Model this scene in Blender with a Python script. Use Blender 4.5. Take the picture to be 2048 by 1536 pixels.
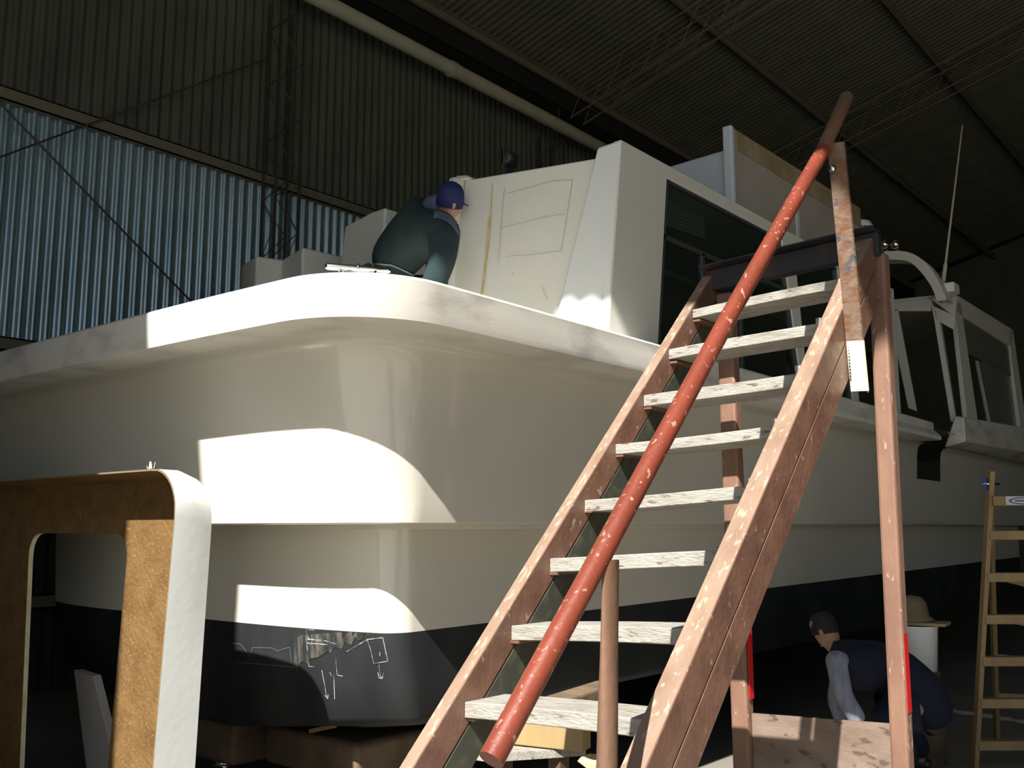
import bpy, bmesh, math, random
from mathutils import Vector, Matrix
from mathutils.bvhtree import BVHTree
random.seed(7)
for o in list(bpy.data.objects): bpy.data.objects.remove(o)
C = bpy.context.scene.collection
SC = bpy.context.scene
# ------------------------------------------------------------------ camera, sky, sun, exposure
F_PX, W_PX, H_PX = 1950.0, 2048.0, 1536.0
PITCH = math.atan(292 / F_PX); YAW = math.atan(1641 / math.hypot(F_PX, 292)); EYE = Vector((0, 0, 1.6))
cam = bpy.data.objects.new('camera', bpy.data.cameras.new('camera')); C.objects.link(cam)
cam.data.sensor_width = 36; cam.data.lens = 36 * F_PX / W_PX
cam.data.clip_start = 0.05; cam.data.clip_end = 300
cam.location = EYE; cam.rotation_euler = (math.pi / 2 + PITCH, 0, YAW)
SC.camera = cam
SC.view_settings.view_transform = 'Standard'; SC.view_settings.look = 'None'
SC.view_settings.gamma = 1; SC.view_settings.use_curve_mapping = False
SC.view_settings.exposure = 0.0
SUN_EL, SUN_AZ = math.radians(46.5), math.radians(17)      # azimuth from -Y towards +X
SUNDIR = Vector((math.sin(SUN_AZ) * math.cos(SUN_EL), -math.cos(SUN_AZ) * math.cos(SUN_EL), math.sin(SUN_EL)))
sun = bpy.data.objects.new('sun', bpy.data.lights.new('sun', 'SUN')); C.objects.link(sun)
sun.data.energy = 11.0; sun.data.angle = math.radians(0.53); sun.data.color = (1.0, 0.96, 0.90)
sun.rotation_euler = SUNDIR.to_track_quat('Z', 'Y').to_euler(); sun.location = SUNDIR * 30
wd = bpy.data.worlds.new('sky'); SC.world = wd; wd.use_nodes = True
nt = wd.node_tree; bg = nt.nodes['Background']; sky = nt.nodes.new('ShaderNodeTexSky')
sky.sky_type = 'NISHITA'; sky.sun_disc = False; sky.sun_elevation = SUN_EL; sky.sun_rotation = math.pi - SUN_AZ
nt.links.new(sky.outputs[0], bg.inputs[0]); bg.inputs[1].default_value = 0.105

# ------------------------------------------------------------------ measuring helpers: a measured picture point on a real plane
FW = Vector((-math.sin(YAW) * math.cos(PITCH), math.cos(YAW) * math.cos(PITCH), math.sin(PITCH)))
RT = Vector((math.cos(YAW), math.sin(YAW), 0)); UP = RT.cross(FW)
def ray(x, y): return FW + RT * ((x - 1024) / F_PX) + UP * ((768 - y) / F_PX)
def px(x, y, v): d = ray(x, y); return EYE + d * (v / d.x)
def py(x, y, v): d = ray(x, y); return EYE + d * (v / d.y)
def pz(x, y, v): d = ray(x, y); return EYE + d * ((v - 1.6) / d.z)
def pd(x, y, v): return EYE + ray(x, y) * v

# ------------------------------------------------------------------ materials
def mat(name, col, rough=0.6, metal=0.0, col2=None, scale=6.0, lo=0.35, hi=0.7, bump=0.0, bscale=40.0, coat=0.0, stretch=(1, 1, 1),
        spots=None, spot_scale=9.0, spot_t=0.68, spec=0.5, detail=6):
    m = bpy.data.materials.new(name); m.use_nodes = True; n = m.node_tree; b = n.nodes['Principled BSDF']
    b.inputs['Base Color'].default_value = (*col, 1); b.inputs['Roughness'].default_value = rough
    b.inputs['Metallic'].default_value = metal; b.inputs['Specular IOR Level'].default_value = spec
    if coat: b.inputs['Coat Weight'].default_value = coat; b.inputs['Coat Roughness'].default_value = 0.06
    tc = n.nodes.new('ShaderNodeTexCoord'); mp = n.nodes.new('ShaderNodeMapping'); mp.inputs['Scale'].default_value = stretch
    n.links.new(tc.outputs['Object'], mp.inputs[0]); last = None
    def noise(s, d=detail):
        k = n.nodes.new('ShaderNodeTexNoise'); k.inputs['Scale'].default_value = s; k.inputs['Detail'].default_value = d
        n.links.new(mp.outputs[0], k.inputs[0]); return k.outputs[0]
    def ramp(src, a, c):
        r = n.nodes.new('ShaderNodeMapRange'); r.inputs[1].default_value = a; r.inputs[2].default_value = c
        n.links.new(src, r.inputs[0]); return r.outputs[0]
    def mix(f, a, c):
        x = n.nodes.new('ShaderNodeMix'); x.data_type = 'RGBA'; n.links.new(f, x.inputs[0])
        for i, v in ((6, a), (7, c)):
            if isinstance(v, tuple): x.inputs[i].default_value = (*v, 1)
            else: n.links.new(v, x.inputs[i])
        return x.outputs[2]
    if col2: last = mix(ramp(noise(scale), lo, hi), col, col2)
    if spots: last = mix(ramp(noise(spot_scale, 8), spot_t, spot_t + 0.05), last if last is not None else col, spots)
    if last is not None: n.links.new(last, b.inputs['Base Color'])
    if bump:
        bp = n.nodes.new('ShaderNodeBump'); bp.inputs['Strength'].default_value = bump; bp.inputs['Distance'].default_value = 0.01
        n.links.new(noise(bscale), bp.inputs['Height']); n.links.new(bp.outputs[0], b.inputs['Normal'])
    m['n'] = 1
    return m
M = {}
M['gel'] = mat('cream_gelcoat', (0.72, 0.69, 0.60), 0.26, col2=(0.69, 0.655, 0.56), scale=1.5, bump=0.02, bscale=90, coat=0.8)
M['band'] = mat('scuffed_gelcoat', (0.78, 0.755, 0.68), 0.4, col2=(0.50, 0.48, 0.43), scale=2.6, lo=0.50, hi=0.72, bump=0.05, bscale=60, stretch=(1, 1, 2.5), spots=(0.5, 0.46, 0.38), spot_scale=30, spot_t=0.74)
M['cabin'] = mat('matt_white_gelcoat', (0.70, 0.70, 0.64), 0.55, col2=(0.67, 0.665, 0.60), scale=1.2, bump=0.08, bscale=120)
M['pillar'] = mat('cool_white_gelcoat', (0.70, 0.725, 0.715), 0.5, col2=(0.66, 0.69, 0.68), scale=1.5, bump=0.06, bscale=120)
M['greygel'] = mat('grey_primer_gelcoat', (0.62, 0.68, 0.74), 0.5, col2=(0.56, 0.62, 0.68), scale=2)
M['rawfibre'] = mat('raw_fibreglass', (0.42, 0.39, 0.35), 0.6, col2=(0.36, 0.33, 0.30), scale=3, bump=0.1)
M['flange'] = mat('brown_fibreglass_flange', (0.26, 0.20, 0.11), 0.6, col2=(0.40, 0.33, 0.22), scale=5, bump=0.1)
M['black'] = mat('black_antifouling', (0.010, 0.012, 0.014), 0.6, col2=(0.024, 0.027, 0.028), scale=4.0, stretch=(1, 1, 0.4), bump=0.05)
M['scuff'] = mat('sanded_filler_patch', (0.018, 0.020, 0.020), 0.7, col2=(0.15, 0.135, 0.11), scale=11, lo=0.42, hi=0.75, stretch=(3, 3, 0.6))
M['chalk'] = mat('chalk', (0.42, 0.43, 0.41), 0.9, col2=(0.10, 0.105, 0.10), scale=30, lo=.42, hi=.62)
M['chalkshade'] = mat('shaded_chalk', (0.10, 0.11, 0.11), 0.9)  # chalk lying in shade, the shade put into a darker colour
M['pencil'] = mat('pencil', (0.40, 0.39, 0.34), 0.9)
M['glue'] = mat('yellow_resin_drip', (0.50, 0.38, 0.12), 0.6, col2=(0.65, 0.58, 0.36), scale=14)
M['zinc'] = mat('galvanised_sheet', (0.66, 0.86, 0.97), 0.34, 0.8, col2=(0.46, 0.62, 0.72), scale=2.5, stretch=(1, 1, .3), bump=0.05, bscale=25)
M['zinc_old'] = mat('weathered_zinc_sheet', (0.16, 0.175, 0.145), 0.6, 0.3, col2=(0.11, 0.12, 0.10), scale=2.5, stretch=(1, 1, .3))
M['zinc_low'] = mat('dark_zinc_sheet', (0.035, 0.035, 0.03), 0.8)  # lowest row of wall sheets, near black throughout
M['zinc_bright'] = mat('new_zinc_sheet', (0.62, 0.68, 0.80), 0.34, 0.6)
M['roofzinc'] = mat('roof_zinc_sheet', (0.22, 0.22, 0.165), 0.5, 0.3, col2=(0.16, 0.16, 0.125), scale=1.5)
M['steel'] = mat('dull_steel', (0.10, 0.09, 0.07), 0.6, 0.3, col2=(0.12, 0.105, 0.08), scale=5)
M['beam'] = mat('dark_rusty_channel', (0.022, 0.024, 0.032), 0.6, 0.1, col2=(0.07, 0.035, 0.02), scale=6, lo=.5, hi=.7)
M['pipe'] = mat('grey_plastic_pipe', (0.62, 0.60, 0.46), 0.55, col2=(0.54, 0.52, 0.40), scale=3)
M['dark'] = mat('dark_board', (0.02, 0.02, 0.018), 0.9)
M['floor'] = mat('dusty_concrete', (0.22, 0.20, 0.165), 0.85, col2=(0.17, 0.155, 0.13), scale=1.2, bump=0.2)
M['yard'] = mat('pale_yard_ground', (0.36, 0.34, 0.28), 0.95, col2=(0.31, 0.29, 0.24), scale=0.6)
M['redpipe'] = mat('red_oxide_paint', (0.20, 0.043, 0.023), 0.42, col2=(0.15, 0.033, 0.019), scale=7, bump=0.2, bscale=50, spots=(0.36, 0.20, 0.14), spot_scale=75, spot_t=0.62, stretch=(1, .6, .6))
M['rust'] = mat('rusty_steel', (0.14, 0.058, 0.025), 0.65, 0.1, col2=(0.16, 0.11, 0.07), scale=22, lo=0.4, hi=0.62, bump=0.5, spots=(0.06, 0.055, 0.06), spot_scale=14, spot_t=0.60)
M['glintrust'] = mat('sun_glint_on_steel', (0.85, 0.78, 0.55), 0.4, col2=(0.55, 0.30, 0.06), scale=14, lo=0.62, hi=0.75, bump=0.2)  # sun glint on the upright's foot put into the colour, with rust patches
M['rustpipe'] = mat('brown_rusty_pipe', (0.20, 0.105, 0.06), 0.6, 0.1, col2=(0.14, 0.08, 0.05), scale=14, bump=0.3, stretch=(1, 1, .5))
M['brown'] = mat('worn_brown_paint', (0.20, 0.105, 0.07), 0.40, col2=(0.13, 0.065, 0.045), scale=9, bump=0.2, spots=(0.30, 0.23, 0.19), spot_scale=24, spot_t=0.64, stretch=(1, 1, 1))
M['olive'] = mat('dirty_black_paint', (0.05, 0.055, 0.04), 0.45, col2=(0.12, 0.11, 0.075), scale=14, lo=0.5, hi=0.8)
M['edge'] = mat('bare_timber_edge', (0.27, 0.19, 0.135), 0.6, col2=(0.21, 0.13, 0.085), scale=14, stretch=(1, .4, .4), bump=0.2, spots=(0.34, 0.28, 0.21), spot_scale=55, spot_t=0.58)
M['tread'] = mat('dusty_grey_tread', (0.345, 0.33, 0.29), 0.8, col2=(0.24, 0.22, 0.185), scale=9, lo=0.42, hi=0.75, stretch=(1, 4, 4), bump=0.5, bscale=40, spots=(0.14, 0.11, 0.085), spot_scale=18, spot_t=0.62)
M['post'] = mat('pinkish_timber_post', (0.235, 0.13, 0.085), 0.6, col2=(0.18, 0.095, 0.065), scale=9, stretch=(1, 1, .4), bump=0.25, spots=(0.38, 0.27, 0.20), spot_scale=40, spot_t=0.63)
M['redpaint'] = mat('red_paint', (0.55, 0.015, 0.015), 0.4)
M['ply'] = mat('stained_plywood', (0.24, 0.175, 0.135), 0.6, col2=(0.165, 0.115, 0.085), scale=6, stretch=(1, 1, 2), bump=0.2, spots=(0.10, 0.07, 0.055), spot_scale=11, spot_t=0.62)
M['wood'] = mat('pale_softwood', (0.36, 0.255, 0.12), 0.6, col2=(0.27, 0.18, 0.08), scale=8, stretch=(1, 1, .2), bump=0.1)
M['oldwood'] = mat('old_timber_baulk', (0.17, 0.12, 0.07), 0.8, col2=(0.08, 0.055, 0.035), scale=5, bump=0.5, bscale=20)
M['white'] = mat('white_gelcoat_skin', (0.90, 0.92, 0.89), 0.25, col2=(0.86, 0.88, 0.85), scale=3, bump=0.06, bscale=30, coat=0.3)
M['tan'] = mat('tan_fibreglass', (0.20, 0.115, 0.042), 0.55, col2=(0.14, 0.075, 0.026), scale=9, lo=0.38, hi=0.7, bump=0.6, bscale=45, spots=(0.28, 0.18, 0.08), spot_scale=90, spot_t=0.62)
M['alu'] = mat('dark_aluminium_frame', (0.10, 0.115, 0.11), 0.4, 0.5)
M['palealu'] = mat('pale_aluminium_frame', (0.30, 0.31, 0.27), 0.4, 0.6)
M['chrome'] = mat('polished_stainless', (0.85, 0.84, 0.80), 0.12, 1.0)
M['rubber'] = mat('black_plastic', (0.02, 0.02, 0.022), 0.4)
M['jacket'] = mat('dark_teal_fleece', (0.012, 0.027, 0.031), 0.95, col2=(0.018, 0.038, 0.042), scale=12, bump=0.3)
M['yoke'] = mat('blue_grey_fabric', (0.10, 0.13, 0.20), 0.9)
M['piping'] = mat('pale_piping', (0.22, 0.27, 0.32), 0.8)
M['capblue'] = mat('blue_cap_fabric', (0.008, 0.015, 0.09), 0.8)
M['orange'] = mat('orange_trim', (0.45, 0.13, 0.03), 0.8)
M['navy'] = mat('navy_overalls', (0.006, 0.009, 0.028), 0.9)
M['trouser'] = mat('black_trousers', (0.012, 0.012, 0.014), 0.9)
M['stripe'] = mat('grey_blue_sleeve', (0.20, 0.22, 0.28), 0.9, col2=(0.32, 0.34, 0.40), scale=3, stretch=(14, 14, .3))
M['skin'] = mat('skin', (0.45, 0.25, 0.17), 0.6)
M['hair'] = mat('dark_hair', (0.02, 0.015, 0.012), 0.8)
M['straw'] = mat('khaki_cloth', (0.19, 0.15, 0.085), 0.9)
M['card'] = mat('brown_cardboard', (0.36, 0.28, 0.17), 0.9)
M['sack'] = mat('yellow_plastic_sack', (0.55, 0.52, 0.16), 0.5, col2=(0.65, 0.62, 0.35), scale=7, bump=0.5, bscale=14)
M['lettering'] = mat('black_lettering', (0.01, 0.01, 0.012), 0.6)
M['stickerblue'] = mat('sticker_blue', (0.03, 0.06, 0.28), 0.4)
M['stickerwhite'] = mat('sticker_white', (0.6, 0.6, 0.6), 0.4)
M['reflect_slats'] = mat('pale_reflected_slats', (0.55, 0.58, 0.48), 0.5)
M['putty'] = mat('purlin_steel', (0.26, 0.24, 0.18), 0.6, 0.2)
def glassmat():
    m = bpy.data.materials.new('tinted_glass'); m.use_nodes = True; b = m.node_tree.nodes['Principled BSDF']
    b.inputs['Base Color'].default_value = (0.42, 0.50, 0.48, 1); b.inputs['Transmission Weight'].default_value = 1.0
    b.inputs['Roughness'].default_value = 0.02; b.inputs['IOR'].default_value = 1.5; return m
M['glass'] = glassmat()
M['greypane'] = mat('opaque_grey_pane', (0.16, 0.17, 0.145), 0.25)  # opaque grey-green pane with some gloss

# ------------------------------------------------------------------ geometry helpers
def empty(name, label=None, cat=None, loc=(0, 0, 0), group=None, parent=None, kind=None):
    o = bpy.data.objects.new(name, None); C.objects.link(o); o.location = loc; o.empty_display_size = 0.2
    if parent: o.parent = parent
    tag(o, label, cat, group, kind); return o
def tag(o, label=None, cat=None, group=None, kind=None):
    if label: o['label'] = label
    if cat: o['category'] = cat
    if group: o['group'] = group
    if kind: o['kind'] = kind
    return o
WORLDPOS = {}
def link(name, me, m, parent=None, smooth=False, bev=0.0, seg=2, ang=35):
    """vertices are in world space; the object's parent only carries a location"""
    o = bpy.data.objects.new(name, me); C.objects.link(o)
    ms = m if isinstance(m, (list, tuple)) else [m]
    for k in ms: me.materials.append(k)
    if parent:
        o.parent = parent
        p = parent; off = Vector((0, 0, 0))
        while p: off += Vector(p.location); p = p.parent
        me.transform(Matrix.Translation(-off))
    if smooth:
        for f in me.polygons: f.use_smooth = True
    if bev:
        b = o.modifiers.new('bevel', 'BEVEL'); b.width = bev; b.segments = seg; b.limit_method = 'ANGLE'; b.angle_limit = math.radians(ang)
        if smooth: o.modifiers.new('wn', 'WEIGHTED_NORMAL')
    return o
class MB:
    def __init__(s): s.v = []; s.f = []; s.mi = []; s.cur = 0
    def add(s, vs, fs):
        k = len(s.v); s.v += [tuple(v) for v in vs]; s.f += [tuple(k + i for i in f) for f in fs]; s.mi += [s.cur] * len(fs); return s
    def box(s, a, b):
        x0, y0, z0 = a; x1, y1, z1 = b
        return s.add([(x0, y0, z0), (x1, y0, z0), (x1, y1, z0), (x0, y1, z0), (x0, y0, z1), (x1, y0, z1), (x1, y1, z1), (x0, y1, z1)],
                     [(0, 3, 2, 1), (4, 5, 6, 7), (0, 1, 5, 4), (1, 2, 6, 5), (2, 3, 7, 6), (3, 0, 4, 7)])
    def bar(s, p, q, w, h, up=(0, 0, 1)):
        """box from p to q; w across, h along up"""
        p = Vector(p); q = Vector(q); d = (q - p).normalized(); u = Vector(up); a = d.cross(u)
        if a.length < 1e-4: a = d.cross(Vector((1, 0, 0)))
        a.normalize(); u = a.cross(d).normalized(); a *= w / 2; u *= h / 2
        vs = [p - a - u, p + a - u, p + a + u, p - a + u, q - a - u, q + a - u, q + a + u, q - a + u]
        return s.add(vs, [(0, 3, 2, 1), (4, 5, 6, 7), (0, 1, 5, 4), (1, 2, 6, 5), (2, 3, 7, 6), (3, 0, 4, 7)])
    def tube(s, pts, r, n=12, cap=True):
        pts = [Vector(p) for p in pts]; rs = r if isinstance(r, (list, tuple)) else [r] * len(pts); rings = []
        a = None
        for i, p in enumerate(pts):
            d = (pts[min(i + 1, len(pts) - 1)] - pts[max(i - 1, 0)]).normalized()
            if a is None:
                a = d.cross(Vector((0, 0, 1)));
                if a.length < 1e-3: a = d.cross(Vector((1, 0, 0)))
            a = (a - d * a.dot(d)).normalized(); b = d.cross(a)
            rings.append([p + (a * math.cos(t) + b * math.sin(t)) * rs[i] for t in [2 * math.pi * k / n for k in range(n)]])
        vs = [v for r_ in rings for v in r_]; fs = []
        for i in range(len(pts) - 1):
            for k in range(n): fs.append((i * n + k, i * n + (k + 1) % n, (i + 1) * n + (k + 1) % n, (i + 1) * n + k))
        if cap: fs.append(tuple(range(n - 1, -1, -1))); fs.append(tuple((len(pts) - 1) * n + k for k in range(n)))
        return s.add(vs, fs)
    def prism(s, poly, vec):
        n = len(poly); poly = [Vector(p) for p in poly]; vec = Vector(vec)
        return s.add(poly + [p + vec for p in poly], [tuple(range(n - 1, -1, -1)), tuple(range(n, 2 * n))] + [(i, (i + 1) % n, n + (i + 1) % n, n + i) for i in range(n)])
    def grid(s, rows, skip=None):
        n = len(rows[0]); vs = [v for r in rows for v in r]; fs = []
        for i in range(len(rows) - 1):
            for k in range(n - 1):
                if skip and skip(i, k): continue
                fs.append((i * n + k, i * n + k + 1, (i + 1) * n + k + 1, (i + 1) * n + k))
        return s.add(vs, fs)
    def lathe(s, c, prof, n=20, axis=(0, 0, 1)):
        ax = Vector(axis).normalized(); a = ax.cross(Vector((1, 0, 0)));
        if a.length < 1e-3: a = ax.cross(Vector((0, 1, 0)))
        a.normalize(); b = ax.cross(a); c = Vector(c)
        rows = [[c + ax * z + (a * math.cos(t) + b * math.sin(t)) * r for t in [2 * math.pi * k / n for k in range(n + 1)]] for r, z in prof]
        return s.grid(rows)
    def mesh(s, name, fix=True):
        me = bpy.data.meshes.new(name); me.from_pydata(s.v, [], s.f)
        for p, i in zip(me.polygons, s.mi): p.material_index = i
        if fix:
            bm = bmesh.new(); bm.from_mesh(me); bmesh.ops.remove_doubles(bm, verts=bm.verts, dist=1e-5)
            bmesh.ops.recalc_face_normals(bm, faces=bm.faces); bm.to_mesh(me); bm.free()
        return me
    def build(s, name, m, parent=None, smooth=False, bev=0.0, seg=2, fix=True):
        return link(name, s.mesh(name, fix), m, parent, smooth, bev, seg)
def smooth_angle(o, deg=40):
    me = o.data; bm = bmesh.new(); bm.from_mesh(me)
    for f in bm.faces: f.smooth = True
    for e in bm.edges:
        if len(e.link_faces) == 2 and e.calc_face_angle(0) > math.radians(deg): e.smooth = False
    bm.to_mesh(me); bm.free(); return o

# ------------------------------------------------------------------ THE SHED
XW = -10.0; ZE = 9.0; SLOPE = 0.268; YF = -1.0; YB = 31.0; XR = 10.0
def zroof(x): return ZE + SLOPE * (10 - abs(x))
fl = MB().box((XW - .2, YF, -0.2), (XR + .2, YB, 0.0)).build('floor', M['floor']); tag(fl, kind='structure')
yd = MB().box((-60, -70, -0.22), (60, YF, -0.01)).box((XR + .2, YF, -0.22), (60, 60, -0.01)).build('floor', M['yard']); tag(yd, kind='structure')
PITCHW = 0.135; NR = 7; SW = PITCHW * NR
def corrugated(length, amp=0.021, sub=8):
    """sheet in local x(width) z(length); ribs along z"""
    vs = []; fs = []; n = NR * sub + 3
    for i in range(n):
        x = i * PITCHW / sub; t = (i / sub) % 1.0
        y = amp * max(-1, min(1, 1.35 * math.sin(2 * math.pi * t)))
        vs += [(x, y, 0), (x, y, length)]
        if i: fs.append((2 * i - 2, 2 * i, 2 * i + 1, 2 * i - 1))
    me = bpy.data.meshes.new('corrugated_sheet'); me.from_pydata(vs, [], fs)
    for p in me.polygons: p.use_smooth = True
    return me
wl = MB().box((XW - .25, YF, 0), (XW - .12, YB, ZE)).build('wall_left', M['dark']); tag(wl, kind='structure')
def sheet(me, m, parent, mtx):
    key = me.name + m.name
    if key not in SHEETS:
        d = me.copy(); d.materials.clear(); d.materials.append(m); SHEETS[key] = d
    o = bpy.data.objects.new('corrugated_sheet', SHEETS[key]); C.objects.link(o); o.parent = parent; o.matrix_local = mtx
    return o
SHEETS = {}
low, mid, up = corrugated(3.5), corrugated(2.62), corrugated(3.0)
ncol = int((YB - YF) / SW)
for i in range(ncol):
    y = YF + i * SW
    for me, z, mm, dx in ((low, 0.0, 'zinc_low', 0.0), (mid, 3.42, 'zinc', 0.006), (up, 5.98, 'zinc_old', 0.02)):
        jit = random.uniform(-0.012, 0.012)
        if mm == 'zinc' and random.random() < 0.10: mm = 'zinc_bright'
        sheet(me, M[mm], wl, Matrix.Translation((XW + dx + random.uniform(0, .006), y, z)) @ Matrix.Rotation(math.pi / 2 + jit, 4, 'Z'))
for z in (0.9, 3.42, 5.97):
    g = MB().box((XW + .03, YF, z - .07), (XW + .11, YB, z - .055)).box((XW + .095, YF, z - .07), (XW + .11, YB, z + .07)).box((XW + .03, YF, z + .055), (XW + .11, YB, z + .07))
    g.build('wall_girt', M['putty'], wl)
# other walls
wr = MB().box((XR, YF, 4.8), (XR + .15, YB, ZE)).box((XR, YF, 0), (XR + .15, 0.5, 4.8)).box((XR, 7.5, 0), (XR + .15, YB, 4.8)).build('wall_right', M['zinc_old']); tag(wr, kind='structure')  # unseen wall; opening added to let daylight onto the starboard side
wb = MB().prism([(XW - .2, YB, 0), (XR + .2, YB, 0), (XR + .2, YB, ZE + .06), (0, YB, zroof(0) + .16), (XW - .2, YB, ZE + .06)], (0, .15, 0)).build('wall_back', M['zinc_old']); tag(wb, kind='structure')
# front wall with its tall open doorway: jamb on the left, lintel of corrugated sheet above
JX = -3.17; L1, L2 = 8.90, 8.12; SX = -1.02; XO_ = 9.4
def wavy(x0, x1, z0, z1f, amp=0.022, pitch=0.15):
    n = max(2, int((x1 - x0) / pitch * 8)); r0 = []; r1 = []
    for i in range(n + 1):
        x = x0 + (x1 - x0) * i / n; y = YF + amp * math.sin(2 * math.pi * x / pitch)
        r0.append((x, y, z0)); r1.append((x, y, z1f(x)))
    return MB().grid([r0, r1])
wf = MB().box((XW - .2, YF - .1, 0), (JX, YF - .04, ZE)).build('wall_front', M['zinc_old']); tag(wf, kind='structure')
wavy(JX, SX, L1, lambda x: zroof(x)).build('lintel_sheet', M['zinc_old'], wf, True)
wavy(JX, -1.70, 8.62, lambda x: L1 + .01).build('lintel_sheet', M['zinc_old'], wf, True)  # extra unseen piece, hung lower to keep sun off the man and front panel
wavy(SX, XO_, L2, lambda x: zroof(x)).build('lintel_sheet', M['zinc_old'], wf, True)
MB().prism([(XW - .2, YF - .1, ZE), (JX, YF - .1, ZE), (JX, YF - .1, zroof(JX) - .02)], (0, .06, 0)).build('gable_sheet', M['zinc_old'], wf)
MB().prism([(XO_, YF - .1, 0), (XR + .2, YF - .1, 0), (XR + .2, YF - .1, ZE), (XO_, YF - .1, zroof(XO_) - .02)], (0, .06, 0)).build('gable_sheet', M['zinc_old'], wf)
# roof
ce = MB().prism([(XW - .3, YF - .1, ZE + .04), (0, YF - .1, zroof(0) + .12), (XR + .3, YF - .1, ZE + .04), (XR + .3, YF - .1, ZE + .10), (0, YF - .1, zroof(0) + .2), (XW - .3, YF - .1, ZE + .10)], (0, YB - YF + .2, 0)).build('ceiling', M['dark']); tag(ce, kind='structure')
SL = math.hypot(10, 10 * SLOPE) / 3
rs = corrugated(SL + .1, .018)
al = math.atan(SLOPE)
for i in range(ncol):
    for j in range(3):
        x = XW + j * SL * math.cos(al); z = ZE - .01 + j * SL * math.sin(al) - 0.006 * (j % 2)
        # local x -> world Y, local z -> up the slope
        rot = Matrix(((0, -math.sin(al), math.cos(al), 0), (1, 0, 0, 0), (0, math.cos(al), math.sin(al), 0), (0, 0, 0, 1)))
        sheet(rs, M['roofzinc'], ce, Matrix.Translation((x, YF + i * SW, z)) @ rot)
for x in (-9.3, -7.0, -4.85, -2.7, -0.5):
    z = zroof(x) - .04
    MB().box((x - .035, YF, z - .16), (x + .035, YB, z - .145)).box((x - .035, YF, z - .16), (x - .02, YB, z)).box((x - .035, YF, z - .015), (x + .035, YB, z)).build('purlin', M['putty'], ce)
MB().box((XW + .02, YF, ZE - .30), (XW + .62, YB, ZE - .26)).box((XW + .60, YF, ZE - .30), (XW + .64, YB, ZE + .12)).build('eaves_board', M['dark'], ce)
# long pipe under the eaves
pp = empty('drain_pipe', 'long thick grey pipe running below the eaves along the corrugated wall', 'pipe', (-9.45, 2, 8.38))
MB().tube([(-9.45, YF, 8.42), (-9.45, 12, 8.40), (-9.45, 24, 8.34)], 0.105, 18).build('pipe_run', M['pipe'], pp, True)
for y in (9.9, 15.4, 21): MB().tube([(-9.45, y, 8.40), (-9.45, y + .12, 8.40)], 0.122, 18).build('pipe_collar', M['pipe'], pp)
for y in (7.6, 12.6, 17.6): MB().bar((-9.45, y, 8.5), (-9.45, y, 9.0), .02, .02).build('pipe_hanger', M['steel'], pp)
# lattice frames (column on the wall, rafter across the roof)
for y0, lab in ((7.0, 'lattice steel frame of thin rods rising in front of the corrugated wall, the nearest'),
                (12.6, 'lattice steel frame partly hidden behind the cabin tops, second along the wall'),
                (18.2, 'farthest lattice steel frame, deep in the dark end of the shed')):
    t = empty('lattice_frame', lab, 'steel frame', (-9.7, y0, 0))
    cs = [(-9.88, y0), (-9.88, y0 + .36), (-9.62, y0), (-9.62, y0 + .36)]
    for x, y in cs: MB().bar((x, y, 0), (x, y, 8.3), .028, .028, (1, 0, 0)).build('chord', M['steel'], t)
    w = MB(); n = 22
    for i in range(n):
        za, zb = 8.3 * i / n, 8.3 * (i + 1) / n
        for a, b in ((0, 1), (2, 3), (0, 2), (1, 3)):
            p, q = (cs[a], cs[b]) if i % 2 else (cs[b], cs[a])
            w.tube([(p[0], p[1], za), (q[0], q[1], zb)], .007, 4, False)
    tag(w.build('lattice_rods', M['steel'], t), kind='stuff')
    w = MB()
    for y in (y0, y0 + .36):
        for dz in (-.22, -.75):
            MB().bar((-9.2, y, zroof(-9.2) + dz), (0, y, zroof(0) + dz), .02, .02).build('rafter_chord', M['putty'], t)
        n = 26
        for i in range(n):
            xa, xb = -9.2 + 9.2 * i / n, -9.2 + 9.2 * (i + 1) / n
            a, b = (-.22, -.75) if i % 2 else (-.75, -.22)
            w.tube([(xa, y, zroof(xa) + a), (xb, y, zroof(xb) + b)], .005, 4, False)
            if i % 2: w.tube([(xa, y0, zroof(xa) - .75), (xa, y0 + .36, zroof(xa) - .75)], .005, 4, False)
    tag(w.build('rafter_rods', M['putty'], t), kind='stuff')
for p, q, lab in (((-9.84, 3.2, 4.79), (-9.84, 6.98, 7.54), 'thin steel bracing rod rising to the right across the upper corrugated wall'),
                  ((-9.80, 3.2, 6.24), (-9.80, 6.98, 3.50), 'thin steel bracing rod falling to the right across the bright lower wall')):
    tag(MB().tube([p, q], .012, 6).build('brace_rod', M['steel']), lab, 'rod')

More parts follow.
